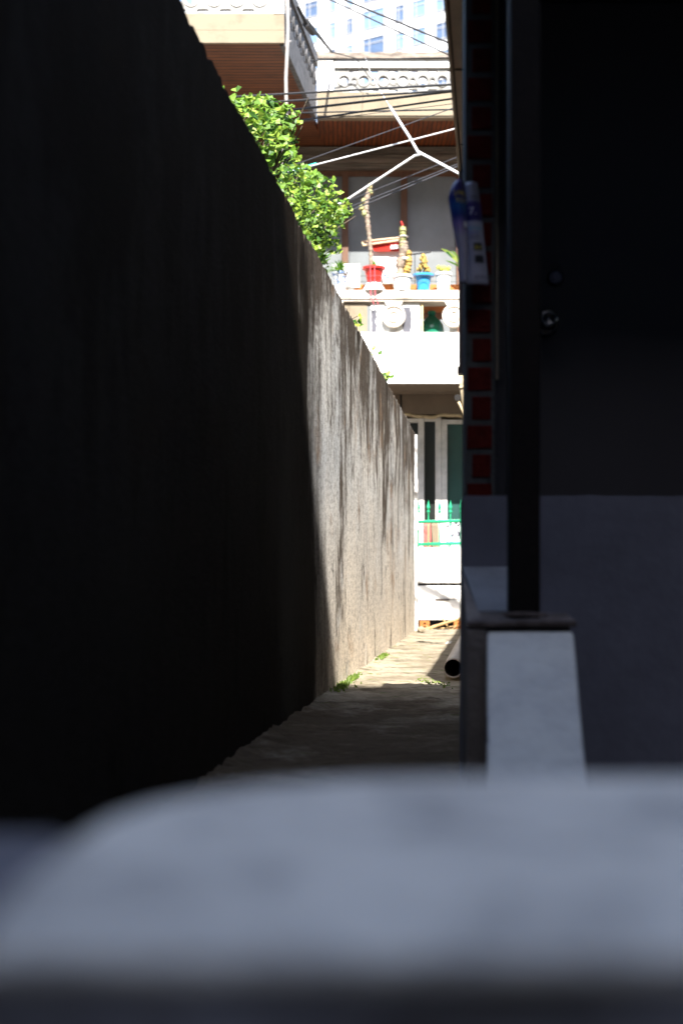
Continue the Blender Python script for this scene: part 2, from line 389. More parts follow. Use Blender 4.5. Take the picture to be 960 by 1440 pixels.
def text_mesh(txt, size):
    cu = bpy.data.curves.new('t', 'FONT'); cu.body = txt; cu.size = size; cu.resolution_u = 3
    o = bpy.data.objects.new('t', cu); C.objects.link(o)
    me = bpy.data.meshes.new_from_object(o.evaluated_get(bpy.context.evaluated_depsgraph_get()))
    bpy.data.objects.remove(o); bpy.data.curves.remove(cu); return me

# ================================================================== SETTING
gm = mat('yard_earth', (.16, .13, .1), .95, scale=.8, bump=.5)
MB().add([(-600, -600, -.06), (600, -600, -.06), (600, 600, -.06), (-600, 600, -.06)], [(0, 1, 2, 3)]).build('ground', gm)
tag(bpy.data.objects['ground'], kind='structure')
g = MB(); nx, ny = 90, 420            # lane surface, uneven worn concrete
for j in range(ny + 1):
    Y = .3 + 19.5 * (j / ny) ** 1.25
    for i in range(nx + 1):
        l = -1.0 + 3.0 * i / nx
        p = A(l, Y, 0)
        h = .014 * noise.noise(p * 1.4) + .007 * noise.noise(p * 5) + .006 * noise.noise(p * 15)
        e = max(0, 1 - (l + .92 + .1 * noise.noise(Vector((Y * 2.3, 0, 3)))) / .2)
        h += .016 * e * max(0, .5 + .6 * noise.noise(p * 4) + .9 * noise.noise(p * 13)) + .008 * noise.noise(p * 33) + .012 * max(0, 1 - (l + .92) / .09) * max(0, .2 + 1.6 * noise.noise(p * 19))
        if Y < 7: h += .02 * max(0, noise.noise(p * 3 + Vector((4, 4, 4)))) * 1.5
        p.z = h; g.v.append(p)
for j in range(ny):
    for i in range(nx):
        a = j * (nx + 1) + i; g.f.append((a, a + 1, a + nx + 2, a + nx + 1))
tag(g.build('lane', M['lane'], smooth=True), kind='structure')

# left boundary wall: one rough slab with a chipped top
wl = MB(); wz = 2.335; cols = 420; rows = 60; Y0, Y1 = .9, 16.7
def wallpt(Y, z):
    p = A(-.92, Y, z)
    d = .008 * noise.noise(Vector((Y * .8, z * 1.3, 0))) + .0015 * noise.noise(Vector((Y * 9, z * 3, 5)))
    p.x += d; return p
def wtop(Y): 
    n_ = noise.noise(Vector((Y * 2.1, 7, 1))) ; m_ = noise.noise(Vector((Y * 11, 3, 1)))
    return wz + .02 * n_ - (.09 * max(0, m_ - .15)) + .02 * noise.noise(Vector((Y * 30, 1, 1)))
Ys = [Y0 + (Y1 - Y0) * i / cols for i in range(cols + 1)]
for i, Y in enumerate(Ys):
    T = wtop(Y)
    for j in range(rows + 1): wl.v.append(wallpt(Y, -.05 + (T + .05) * j / rows))
    q = A(-.95, Y, T + .012); wl.v.append(q)
    wl.v.append(A(-1.06, Y, T - .01 + .01 * noise.noise(Vector((Y * 9, 2, 2))))); wl.v.append(A(-1.08, Y, -.1))
st = rows + 4
for i in range(cols):
    for j in range(st - 1):
        a = i * st + j; wl.f.append((a, a + 1, a + st + 1, a + st))
wl.f.append(tuple(range(st))); wl.f.append(tuple(cols * st + j for j in range(st))[::-1])
cw = thing('boundary_wall', A(-.92, 8, 0), 'tall grey rendered boundary wall with dark run-off streaks along the left of the lane', 'wall')
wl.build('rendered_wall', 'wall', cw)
pe = MB()
zz = [-.05, .4, .8, 1.2, 1.35, 1.4, 1.8, 2.32]
for k in range(len(zz) - 1):
    j = .008 * math.sin(k * 5)
    pe.box(-1.09, -.885 + j, 16.7, 16.86, zz[k] + (.001 if k else 0), zz[k + 1], AL)
pp = pe.build('end_pillar', mat('pale_pillar_render', (.62, .6, .58), .9, col2=(.3, .29, .28), scale=7, stretch=(1, 1, .3), mask=(.3, .5), bump=.5), cw)
pp['label'] = 'pale rough end pillar of the streaked wall'

# moss at the foot of the wall
ms = MB()
for (px, py, n_, sp) in ((478, 958, 240, .09), (512, 927, 220, .08), (468, 968, 200, .08), (602, 962, 40, .07), (622, 966, 30, .05), (520, 925, 90, .06)):
    Yc = CZ * FPX / (py - HY); c = P(px, py, Yc)
    for k in range(n_):
        x = c.x + random.gauss(0, sp * .5); y = c.y + random.gauss(0, sp * 2.2)
        if x < AL * y - .905: x = AL * y - .9 + random.random() * .05
        h = random.uniform(.008, .028) * (.5 if px > 560 else 1); a = random.uniform(0, 6.28); d = Vector((math.cos(a), math.sin(a), 0)) * .009
        b = Vector((x, y, .012)); ms.add([b - d, b + d, b + Vector((random.gauss(0, .008), random.gauss(0, .008), h))], [(0, 1, 2)])
tag(ms.build('moss', M['moss']), 'bright green moss growing where the lane meets the streaked wall', 'moss', kind='stuff')

# ================================================================== APARTMENT TOWER far behind
tw = thing('apartment_tower', (-10, 160, 0), 'tall white apartment tower with blue windows rising beyond the rooftops', 'building')
ang = math.atan2(2000, -3000); dx = Vector((math.cos(ang), math.sin(ang), 0)) * -1     # runs towards the right and nearer
nrm = Vector((dx.y, -dx.x, 0)); org = P(540, 811, 150); org.z = 0
def T_(u, v_, d): return org + dx * u + nrm * d + Vector((0, 0, v_))
tb = MB(); tb.hexa([T_(-26, 0, -14), T_(26, 0, -14), T_(26, 0, 0), T_(-26, 0, 0), T_(-26, 84, -14), T_(26, 84, -14), T_(26, 84, 0), T_(-26, 84, 0)])
tb.build('wall', 'towerw', tw)
def tbox(mb, u0, u1, v0, v1, d0, d1):
    mb.hexa([T_(u0, v0, d0), T_(u1, v0, d0), T_(u1, v0, d1), T_(u0, v0, d1), T_(u0, v1, d0), T_(u1, v1, d0), T_(u1, v1, d1), T_(u0, v1, d1)])
def pxu(px):   # tower-front coordinate seen in column px
    a = (px - HX) / FPX; # org.x+dx.x u = a (org.y+dx.y u)
    return (a * org.y - org.x) / (dx.x - a * dx.y)
wins = [(404, 411), (429, 448), (463, 473), (487, 497), (511, 541), (556, 569), (580, 599), (613, 640), (652, 664)]
ribs = MB()
for px in (455, 502, 548, 606): tbox(ribs, pxu(px) - .14, pxu(px) + .14, 1, 84, .002, .22)
for k in range(20, 29): tbox(ribs, -25, 25, k * 2.9 - .12, k * 2.9 + .04, .002, .1)
ribs.build('pilasters', 'towerw', tw)
for fl in range(15, 24):
    for ci, (a, b) in enumerate(wins):
        u0, u1 = pxu(a), pxu(b); v0 = fl * 2.9 + .75; v1 = v0 + (1.75 if ci != 4 else 2.0)
        if fl < 18 and not (410 < a < 640): continue
        f = MB(); t_ = .09
        tbox(f, u0, u1, v0, v0 + t_, .003, .14); tbox(f, u0, u1, v1 - t_, v1, .003, .14)
        tbox(f, u0, u0 + t_, v0 + t_, v1 - t_, .003, .14); tbox(f, u1 - t_, u1, v0 + t_, v1 - t_, .003, .14)
        mid = u0 + (u1 - u0) * (.38 if ci % 2 else .3); tbox(f, mid - .05, mid + .05, v0 + t_, v1 - t_, .003, .12)
        tbox(f, u0 + t_, u1 - t_, v0 + (v1 - v0) * .66, v0 + (v1 - v0) * .66 + .1, .004, .11)
        fo = f.build('window', 'towerf', tw)
        p = MB(); tbox(p, u0 + .02, u1 - .02, v0 + .02, v1 - .02, .002, .05)
        p.build('pane', 'pane_deep' if (ci * 7 + fl * 3) % 5 < 2 else 'pane_blue', fo)

# ================================================================== HOUSE AT THE END
FY, WY = 18.6, 19.9
hs = thing('two_storey_house', (0, 19.9, 0), 'cream two-storey house closing the lane, with openwork roof parapet and first-floor balcony', 'house')
def Z(py, Y): return CZ + (HY - py) / FPX * Y
zs = Z(165, FY)      # underside of the roof slab
zr = Z(130, FY); zt = Z(83, FY)
xr = 4.2
# body walls
b = MB(); b.box(-5, xr, WY + .12, WY + 6, -.1, zs + .05); b.build('house_wall', 'cream', hs)
# roof slab and deep soffits (the left wing comes forward to Y=16)
FW = 16.0
def wing_x(Y): return -.64 + (Y - FW) * .121
b = MB(); 
b.hexa([(wing_x(FY) + .004, FY + .03, zs + .012), (xr, FY + .03, zs + .012), (xr, WY + 6, zs + .012), (-.3, WY + 6, zs + .012),
        (wing_x(FY) + .004, FY + .03, zs + .12), (xr, FY + .03, zs + .12), (xr, WY + 6, zs + .12), (-.3, WY + 6, zs + .12)])
b.build('soffit', 'soffit_b', hs)
b = MB()
b.hexa([(-5, FW + .05, zs + .01), (wing_x(FW) - .06, FW + .05, zs + .01), (wing_x(WY + 6) - .08, WY + 6, zs + .01), (-5, WY + 6, zs + .01),
        (-5, FW + .05, zs + .1), (wing_x(FW) - .06, FW + .05, zs + .1), (wing_x(WY + 6) - .08, WY + 6, zs + .1), (-5, WY + 6, zs + .1)])
b.build('soffit', 'soffit_a', hs)
# fascia, parapet front right
xl = P(445, 0, FY).x
b = MB(); b.box(xl + .004, xr, FY, FY + .14, zs, zr); b.box(xl + .004, xr, FY - .015, FY, zs + .02, zs + .04); b.build('fascia', 'cream', hs)
b = MB(); b.box(xl + .23, xr, FY + .005, FY + .13, zt - .11, zt); b.box(xl + .006, xl + .22, FY - .01, FY + .15, zr + .002, zt); b.build('parapet_frame', 'white', hs, bevel=.006)
b = MB()
n_ = 60
for i in range(n_):
    x0 = xl + (xr - xl) * i / n_; x1 = xl + (xr - xl) * (i + 1) / n_
    h0, h1 = [zt + .085 + .02 * noise.noise(Vector((x * 6, 2, 0))) for x in (x0, x1)]
    b.hexa([(x0, FY - .03, zt + .002), (x1, FY - .03, zt + .002), (x1, FY + .2, zt + .002), (x0, FY + .2, zt + .002), (x0, FY - .02, h0), (x1, FY - .02, h1), (x1, FY + .2, h1), (x0, FY + .2, h0)])
b.build('coping', 'coping', hs)
def openwork(L_, h, parent, place, phase=.0, m='offwhite'):
    pitch = .257; holes = []; k = 0; rings = []
    x = phase
    while x < L_ - .12:
        if x > .1:
            holes.append(circ(x, h * .5, .058, 22)); rings.append((x, h * .5))
            holes.append(stadium(x, h * .5 + .0, .001, .001)) if 0 else None
        s_ = x + pitch / 2
        if s_ < L_ - .1:
            holes.append(stadium(s_, h * .12, .125, .034)); holes.append(stadium(s_, h * .88, .125, .034))
            holes.append(circ(s_, h * .5, .026, 12))
        for q in (-1, 1):
            xx = x + q * pitch * .0
        x += pitch
    p = holed('openwork_panel', rect(0, 0, L_, h), [q for q in holes if q], .06, place, m, parent)
    return rings, pitch
hgt = (zt - .11) - zr
rings, pitch = openwork(xr - xl - .23, hgt, hs, lambda u, v_, d: (xl + .23 + u, FY + .07 + d, zr + v_), .13)
b = MB()
for (u, v_) in rings:
    b.torus((xl + .23 + u, FY + .038, zr + v_), .073, .013, 22, 6)
    for dz in (-.085, .085):
        if u + pitch / 2 < xr - xl - .3: b.torus((xl + .23 + u + pitch / 2, FY + .038, zr + v_ + dz * .0), .04 if dz < 0 else .055, .008, 16, 6)
b.build('ring_moulding', 'offwhite', hs)
# left wing: front and oblique side
b = MB(); b.box(-5, wing_x(FW) - .002, FW, FW + .045, zs - .0, zs + .14); b.box(-5, wing_x(FW) - .002, FW + .003, FW + .05, zs + .144, zr)
b.build('wing_fascia', 'cream', hs)
fl_ = 4.3
rings2, _ = openwork(fl_, hgt, hs, lambda u, v_, d: (wing_x(FW) - .12 - fl_ + u, FW + .04 + d, zr + v_), .03)
b = MB()
for (u, v_) in rings2: b.torus((wing_x(FW) - .12 - fl_ + u, FW + .008, zr + v_), .073, .013, 22, 6)
b.box(-5, wing_x(FW) - .002, FW - .01, FW + .1, zt - .11, zt + .05); b.box(wing_x(FW) - .118, wing_x(FW) - .002, FW - .004, FW + .1, zr + .002, zt - .112)
b.build('wing_parapet', 'white', hs)
def SD(Y, z, o=0): return (wing_x(Y) + o, Y, z)
b = MB()
F1 = FW + .052
b.hexa([SD(F1, zs - .02, 0), SD(FY, zs - .02, 0), SD(FY, zs - .02, -.06), SD(F1, zs - .02, -.06), SD(F1, zr, 0), SD(FY, zr, 0), SD(FY, zr, -.06), SD(F1, zr, -.06)])
b.hexa([SD(FW, zt - .1, .02), SD(FY, zt - .1, .02), SD(FY, zt - .1, -.1), SD(FW, zt - .1, -.1), SD(FW, zt + .04, .02), SD(FY, zt + .04, .02), SD(FY, zt + .04, -.1), SD(FW, zt + .04, -.1)])
b.build('wing_side', 'shadedside', hs)
Ls = FY - FW
openwork(Ls, hgt, hs, lambda u, v_, d: (wing_x(FW + u) - .04 + d, FW + u, zr + v_), .2, 'shadedside')
rr = MB()
for k in range(10):
    Yc = FW + .2 + k * .257
    c = Vector(SD(Yc, zr + hgt / 2, -.005)); 
    pts = [c + Vector((0, .075 * math.cos(a), .075 * math.sin(a))) for a in [i * math.pi / 9 for i in range(19)]]
    rr.tube(pts, .013, 6, cap=False)
rr.build('ring_moulding', 'shadedside', hs)

# siding above the upper windows, upper windows
b = MB()
zw = Z(240, WY)
for k, (a, c) in enumerate(((zs - .01, zs - .13), (zs - .135, zs - .24), (zs - .245, zw))):
    b.box(-4.9, xr, WY - .06 - .035 * (k % 2), WY + .118, c, a)
b.build('siding', 'siding', hs)
zf = Z(468, FY)
ufx = [P(x, 0, WY).x for x in (395, 485, 568, 646, 735)]
for k in range(4):
    x0, x1 = ufx[k], ufx[k + 1]
    f = MB(); t_ = .045
    f.box(x0 - t_, x0 + t_, WY, WY + .1, zf, zw - .002); f.box(x0 + t_, x1 - t_, WY + .01, WY + .1, zw - .07, zw - .003)
    f.box(x0 + t_, x1 - t_, WY + .01, WY + .1, zf, zf + .09)
    if k == 3: f.box(x1 - t_, x1 + t_, WY, WY + .1, zf, zw - .002)
    fo = f.build('window', 'brownframe', hs)
    p = MB(); p.box(x0 + t_, x1 - t_, WY + .05, WY + .06, zf + .09, zw - .07); p.build('pane', 'pane_frost', fo)
# balcony: deck, band, fascia, cap rail, ornaments
zb = Z(540, FY); zc0 = Z(425, FY); zc1 = Z(408, 18.52)
b = MB(); b.box(-3.5, xr, FY, WY + .1, zb + .02, zf - .003); b.build('balcony_deck', 'lintel', hs)
b = MB(); b.box(-3.5, xr, FY - .05, FY - .002, zb, Z(486, FY)); b.box(-3.5, xr, FY - .035, FY - .001, Z(485, FY), zf); b.build('balcony_fascia', 'white', hs, bevel=.004)
b = MB(); b.box(-3.5, xr, 18.52, 18.95, zc0 + .03, zc1); b.box(-3.5, xr, 18.54, 18.9, zc0, zc0 + .029); b.build('balcony_rail_cap', 'railcap', hs, bevel=.008)
b = MB(); tri = []
for px, py in ((546, 521), (553, 526), (560, 521), (634, 521), (641, 525), (652, 521)):
    c = P(px, py, FY - .054); b.add([c + Vector((-.014, -.001, -.014)), c + Vector((.014, -.001, -.014)), c + Vector((0, -.001, .02))], [(0, 1, 2)])
b.build('drip_marks', 'patch', hs)
for px in (385, 470, 553, 637, 722, 806):
    c = P(px, 446, FY + .02); o_ = MB()
    o_.lathe([(.145, -.0), (.155, -.03), (.15, -.075), (.125, -.085), (.118, -.06), (.085, -.06), (.078, -.085), (.05, -.085), (.045, -.065), (.02, -.065), (.015, -.08)], (c.x, FY - .02, c.z), 30, 'Y')
    o_.add([(c.x - .12, FY - .06, zc0 - .001), (c.x + .12, FY - .06, zc0 - .001), (c.x + .07, FY - .06, c.z + .11), (c.x - .07, FY - .06, c.z + .11),
            (c.x - .12, FY - .022, zc0 - .001), (c.x + .12, FY - .022, zc0 - .001), (c.x + .07, FY - .022, c.z + .11), (c.x - .07, FY - .022, c.z + .11)],
           [(0, 1, 2, 3), (7, 6, 5, 4), (0, 4, 5, 1), (1, 5, 6, 2), (2, 6, 7, 3), (3, 7, 4, 0)])
    o_.box(c.x - .05, c.x + .05, FY - .034, FY - .012, zf + .001, c.z - .13)
    o_.build('round_baluster', 'railcap', hs)
# infill boards behind the balustrade
b = MB(); b.pbox(440, 516, 428, 468, 18.59, .03); b.build('infill_board', 'cream', hs)
b = MB(); b.pbox(521, 590, 427, 468, 18.59, .03); q = b.build('infill_board', 'cardboard', hs)
b = MB()
for x0, x1, top in ((522, 529, 436), (566, 578, 432)):
    pts = []
    for i in range(12):
        t = i / 11; y = top + (468 - top) * t
        pts.append((x0 + 3 * noise.noise(Vector((t * 4, x0, 0))), x1 + 3 * noise.noise(Vector((t * 5, x1, 3))), y))
    for i in range(11):
        a, c = pts[i], pts[i + 1]
        b.add([P(a[0], a[2], 18.587), P(a[1], a[2], 18.587), P(c[1], c[2], 18.587), P(c[0], c[2], 18.587)], [(0, 1, 2, 3)])
pt = b.build('peeled_patch', 'patch', hs)
b = MB(); b.pbox(590, 720, 429, 440, 19.1, .5); b.build('shelf', 'terracotta', hs)
b = MB(); b.pbox(592, 594.5, 427, 468, 18.59, .03); b.build('board_edge', 'fascia', hs)
# lower storey
zl = Z(583, WY)
b = MB(); b.box(-3.4, xr, WY - .06, WY + .118, zl, zb + .018); b.build('lintel', 'lintel', hs)
b = MB(); b.box(P(563, 0, WY).x - .012, P(563, 0, WY).x + .012, WY - .07, WY - .061, zl, zb + .017); b.build('lintel_joint', 'dark', hs)
cbl = [P(530 + i * 5, 585 + 1.6 * math.sin(i * .55) + .8 * math.sin(i * 1.3), WY - .05) for i in range(34)]
b = MB(); b.tube(cbl, .022, 8); b.build('conduit', 'pipebe', hs, smooth=True)
def lowwin(x0, x1, st_l, st_r, pane, top=588):
    f = MB(); zt_ = Z(top, WY); X0, X1 = P(x0, 0, WY).x, P(x1, 0, WY).x; a, c = P(x0 + st_l, 0, WY).x, P(x1 - st_r, 0, WY).x
    f.box(X0, a, WY + .0, WY + .1, .3, zt_); f.box(c, X1, WY + .0, WY + .1, .3, zt_); f.box(a, c, WY + .003, WY + .1, zt_ - .06, zt_ - .001)
    f.box(a, c, WY + .003, WY + .1, .3, .42)
    fo = f.build('window', 'whiteframe', hs, bevel=.006)
    p = MB(); p.box(a, c, WY + .05, WY + .06, .42, zt_ - .06); p.build('pane', pane, fo)
lowwin(500, 550, 6, 8, 'pane_dark'); lowwin(550.4, 596, 4, 8, 'pane_dark'); lowwin(596.4, 620, 0.1, 8, 'pane_dark', 586.5)
lowwin(620.5, 690, 8, 9, 'pane_teal', 590); lowwin(690.4, 760, 6, 9, 'pane_teal', 590)

# ================================================================== front garden wall, railing, debris
Yg = 17.6
gw = thing('front_garden_wall', (P(615, 0, Yg).x, Yg, 0), 'low white plastered garden wall across the end of the lane under the green railing', 'wall')
gx0, gx1 = P(577, 0, Yg).x, 2.6
b = MB(); b.box(gx0, gx1, Yg, Yg + .12, Z(820, Yg), Z(770, Yg)); b.box(gx0 + .004, gx1, Yg + .006, Yg + .12, Z(843, Yg) + .001, Z(823.5, Yg))
b.box(gx0 + .01, gx1, Yg + .006, Yg + .12, Z(872, Yg), Z(843.5, Yg) - .001)
b.build('wall_face', 'white', gw, bevel=.008)
b = MB(); b.box(gx0 + .02, gx1, Yg + .03, Yg + .11, Z(825, Yg), Z(819, Yg) - .001); b.build('groove', 'steel', gw)
b = MB(); b.pbox(612, 631, 842, 844.5, Yg - .004, .01); b.build('slot', 'plate', gw)
for px in (597, 645, 700, 760):
    k = MB(); X = P(px, 0, Yg).x; holes = [circ(.06, .03 + q * .045, .014, 10) for q in range(2)]
    holed('support_brick', rect(0, 0, .12, .11), holes, .1, lambda u, v_, d, X=X: (X - .06 + u, Yg + .07 + d, v_ - .005), 'terracotta', gw)
b = MB(); b.box(gx0, gx1, Yg + .4, Yg + .45, -.05, .5); b.build('dark_backing', 'dark', gw)  # dark sheet added for the shade in the gap under the wall
rl = thing('spiked_railing', (P(615, 0, Yg).x, Yg + .06, Z(770, Yg)), 'green painted metal railing with spear tips standing on the white garden wall', 'railing')
b = MB()
for py in (733, 764.5):
    b.tube([P(586, py + 1, Yg + .06), P(700, py - 1.5, Yg + .06), P(780, py - 1.5, Yg + .06)], .02, 8)
b.build('rail', 'green', rl, smooth=True)
for px in (588, 602, 617.5, 633, 648, 664, 680, 696):
    b = MB(); q = P(px, 770, Yg + .06); h = Z(703, Yg) - q.z
    b.tube([q, q + Vector((0, 0, h - .16))], .0075, 6)
    b.lathe([(.008, 0), (.02, .01), (.02, .025), (.01, .035), (.022, .07), (.012, .11), (.001, .16)], q + Vector((0, 0, h - .16)), 8)
    b.build('spear_bar', 'green', rl)
# things behind the railing
def cloth(name, px0, px1, py0, py1, Y, m, label):
    g_ = MB(); n_ = 14; mrows = 8
    for j in range(mrows + 1):
        for i in range(n_ + 1):
            p = P(px0 + (px1 - px0) * i / n_, py0 + (py1 - py0) * j / mrows, Y); p.y += .025 * math.sin(i * 1.5 + .3 * j); g_.v.append(p)
    for j in range(mrows):
        for i in range(n_): a = j * (n_ + 1) + i; g_.f.append((a, a + 1, a + n_ + 2, a + n_ + 1))
    o = g_.build(name, m, smooth=True, origin=P((px0 + px1) / 2, py1, Y)); so_ = o.modifiers.new('s', 'SOLIDIFY'); so_.thickness = .006
    tag(o, label, 'cloth'); return o
cloth('hanging_cloth', 595, 605, 735, 785, 18.3, 'redcl', 'red striped cloth hanging behind the left of the green railing')
cloth('hanging_cloth', 607, 616, 734, 785, 18.32, 'cream', 'peach cloth hanging behind the green railing beside the red one')
cloth('hanging_cloth', 618, 627, 737, 785, 18.36, 'whitepot', 'plain white cloth hanging behind the green railing between peach and patterned ones')
cloth('hanging_cloth', 628, 652, 731, 785, 18.4, 'darkcloth', 'black and white patterned cloth hanging behind the right of the green railing')
rk = MB(); rk.tube([P(585, 733, 18.35), P(670, 731, 18.35)], .012, 8)
for px in (588, 660): q = P(px, 733, 18.35); rk.tube([q, (q.x, q.y, -.02)], .012, 8)
tag(rk.build('drying_rack', 'whiteframe', origin=P(620, 886, 18.35)), 'white drying rack carrying the cloths behind the green railing', 'rack')

def stick(p0, p1, r, label, m='stick', bend=.01):
    b = MB(); p0, p1 = Vector(p0), Vector(p1); n_ = 8
    pts = [p0.lerp(p1, i / n_) + Vector((0, 0, bend * noise.noise(Vector((i * .7, r * 900, 0))))) for i in range(n_ + 1)]
    b.tube(pts, [r * (1 - .3 * i / n_) for i in range(n_ + 1)], 7, jit=.12)
    return tag(b.build('stick', m, origin=p0), label, 'stick', 'sticks under the garden wall')
YD = 17.45
stick(P(584, 889, YD), P(656, 867, YD - .1), .02, 'long pale stick slanting up to the right across the foot of the white garden wall')
stick(P(622, 870, YD), P(634, 888, YD), .012, 'short brown stick leaning steeply below the middle of the white garden wall')
stick(P(630, 888, YD), P(652, 877, YD + .03), .01, 'thin twig lying low at the right under the white garden wall')
stick(P(606, 887, YD), P(640, 880, YD + .08), .009, 'thin twig lying behind the long pale stick')
b = MB(); b.tube([P(620 + 22 * math.cos(a), 872 + 12 * math.sin(a) + 4, YD + .05) for a in [i * .22 for i in range(1, 14)]], .007, 6)
tag(b.build('wire_loop', 'stick', origin=P(620, 886, YD + .05)), 'curved rusty wire loop hanging under the white garden wall', 'wire')
random.seed(3)
for k, (px, py) in enumerate(((583, 888), (592, 890), (574, 889))):
    Yk = CZ * FPX / (py - HY); b = MB(); c = P(px, py, Yk); b.blob((c.x, c.y, .03), .05 + .01 * k, 1, .7, .5)
    tag(b.build('rubble_stone', 'cream', origin=(c.x, c.y, 0)), ['small pale stone at the foot of the pale end pillar', 'pale stone right of the end pillar by the pale stick', 'pale stone hugging the streaked wall near its end'][k], 'stone', 'rubble at the end of the wall')
# litter specks on the lane
for k, (px, py, lab) in enumerate(((497, 940, 'tiny white paper scrap lying by the moss near the streaked wall'), (630, 908, 'tiny white scrap lying in the shade left of the grey pipe'))):
    Yk = CZ * FPX / (py - HY); c = P(px, py, Yk); b = MB()
    b.add([(c.x - .03, c.y, .02), (c.x + .02, c.y - .04, .024), (c.x + .035, c.y + .03, .035), (c.x - .01, c.y + .05, .028), (c.x, c.y, .045)], [(0, 1, 4), (1, 2, 4), (2, 3, 4), (3, 0, 4), (3, 2, 1, 0)])
    tag(b.build('paper_scrap', 'cardboard', origin=(c.x, c.y, .01)), lab, 'litter')

# big grey pipe on the ground along the right of the lane
b = MB(); pl = -.252; r0 = .062
pr = [(r0, 0), (r0, 4.6), (r0 - .007, 4.6), (r0 - .007, .0)]
n_ = 32; k = 0; vs = []; fs = []
for r_, h_ in pr:
    for j in range(n_):
        a = 2 * math.pi * j / n_; vs.append(A(pl + r_ * math.cos(a), 8.95 + h_, r0 + .012 + r_ * math.sin(a)))
for i in range(4):
    for j in range(n_):
        fs.append((i * n_ + j, i * n_ + (j + 1) % n_, ((i + 1) % 4) * n_ + (j + 1) % n_, ((i + 1) % 4) * n_ + j))
b.add(vs, fs)
dp = b.build('drain_pipe', 'pvc', smooth=False, origin=A(pl, 8.95, 0)); tag(dp, 'thick grey plastic pipe lying open-ended on the ground at the right of the lane', 'pipe')

# ================================================================== BALCONY OBJECTS
zp = zc1
def pot(px, rt, rb, ytop, m, name, label, group='potted plants on the balcony rail', Y=18.6, rim=.01, ybot=None, cat='potted plant'):
    c = P(px, 0, Y); zb_ = zp if ybot is None else Z(ybot, Y); t = thing(name, (c.x, Y, zb_), label, cat, group)
    h = Z(ytop, Y) - zb_
    b = MB(); b.lathe([(rb, .001), (rb * 1.02, .01), (rt * .95, h - .035), (rt * .96, h - .03), (rt + rim, h - .028), (rt + rim, h), (rt - .008, h), (rt - .012, h - .02)], (c.x, Y, zb_))
    b.build('pot', m, t, smooth=False)
    s_ = MB(); s_.lathe([(rt - .014, h - .03), (rt - .014, h - .016), (.001, h - .01)], (c.x, Y, zb_)); s_.build('soil', 'soil', t)
    return t, Vector((c.x, Y, zb_ + h - .012))
def blades(mb, base, n, L0, spread, wid, droop=1.0, seed=0, up=.6):
    rnd = random.Random(seed)
    for k in range(n):
        a = rnd.uniform(0, 6.28); Lk = L0 * rnd.uniform(.6, 1.1); el = rnd.uniform(up, 1.45)
        d = Vector((math.cos(a), math.sin(a), 0)); pr_ = None; m_ = 7; side = Vector((-d.y, d.x, 0))
        vs = []; 
        for i in range(m_ + 1):
            t = i / m_; p = base + d * (Lk * math.cos(el) * t * spread) + Vector((0, 0, Lk * math.sin(el) * t - droop * Lk * .5 * t * t))
            ww = wid * math.sin(math.pi * (.12 + .88 * t)) + .0006; vs += [p - side * ww, p + side * ww + Vector((0, 0, .002))]
        mb.add(vs, [(2 * i, 2 * i + 1, 2 * i + 3, 2 * i + 2) for i in range(m_)])
t, top = pot(477.5, .105, .072, 383, 'bluewhite', 'fern_pot', 'blue and white porcelain pot with a light green fern, first pot on the balcony rail')
b = MB(); blades(b, top, 90, .3, 1.0, .009, .9, 4, .35); b.build('foliage', M['fern'], t)
t, top = pot(525.5, .13, .085, 376, 'redpl', 'cactus_pot', 'red plastic pot with a tall thin knobbly cactus', rim=.02, ybot=399)
b = MB(); pts = []; rs = []
path = [(522, 377), (521, 350), (518, 325), (515, 300), (514, 285), (520, 265)]
for i in range(56):
    u = i / 55 * 5; k = min(int(u), 4); f_ = u - k
    p = P(path[k][0] * (1 - f_) + path[k + 1][0] * f_, path[k][1] * (1 - f_) + path[k + 1][1] * f_, 18.6)
    if u > 4: p = P(514 + 6 * f_, 285 - 20 * f_, 18.6)
    pts.append(p); rs.append((.026 + .008 * (u > 2)) * (1 + .16 * math.sin(i * 1.9) + .12 * math.sin(i * 4.1)) * (.75 if i == 55 else 1))
b.tube(pts, rs, 9, jit=.25)
b.build('cactus_stem', 'cactus', t, smooth=True)
b = MB()
for dx_, py_ in ((508, 292), (511, 283), (520, 262), (521, 270), (512, 300)): b.blob(P(dx_, py_, 18.58), .035, 1, 1.3, .4)
b.build('cactus_tip', 'cactusg', t)
b = MB(); blades(b, top, 16, .15, .9, .01, .3, 9, .6); b.build('sprouts', M['fern'], t)
b = MB()
for px in (520.5, 526.5): b.tube([P(px, 374, 18.45), P(px, 395, 18.47), P(px + .8, 415, 18.46), P(px + 5, 428, 18.5)], .006, 5)
b.build('string', 'pink', t)
b = MB(); c = P(525.5, 0, 18.6); b.lathe([(.15, .0), (.15, .01), (.13, .045), (.11, .075), (.1, Z(399, 18.6) - zp)], (c.x, 18.6, zp + .001))
tag(b.build('saucer', 'whitepot', origin=(c.x, 18.6, zp)), 'white upturned bowl under the red cactus pot', 'saucer')
t, top = pot(565, .135, .1, 388, 'whitepot', 'cactus_pot', 'wide white bowl with a thick tan and green column cactus with a red tip')
b = MB()
def lump(path_, r, seed, m, name):
    rnd = random.Random(seed); b = MB(); pts = []; rs = []
    for i in range(40):
        u = i / 39 * (len(path_) - 1); k = min(int(u), len(path_) - 2); f_ = u - k
        pts.append(P(path_[k][0] * (1 - f_) + path_[k + 1][0] * f_, path_[k][1] * (1 - f_) + path_[k + 1][1] * f_, 18.6))
        rs.append(r * (1 + .1 * math.sin(i * 1.3 + seed) + .14 * math.sin(i * .5 + seed)) * (1 if i < 38 else .5))
    b.tube(pts, rs, 10, jit=.2); return b.build(name, m, t, smooth=True)
lump([(562, 390), (563, 370), (568, 350), (567, 338)], .055, 1, 'cactus', 'cactus_stem')
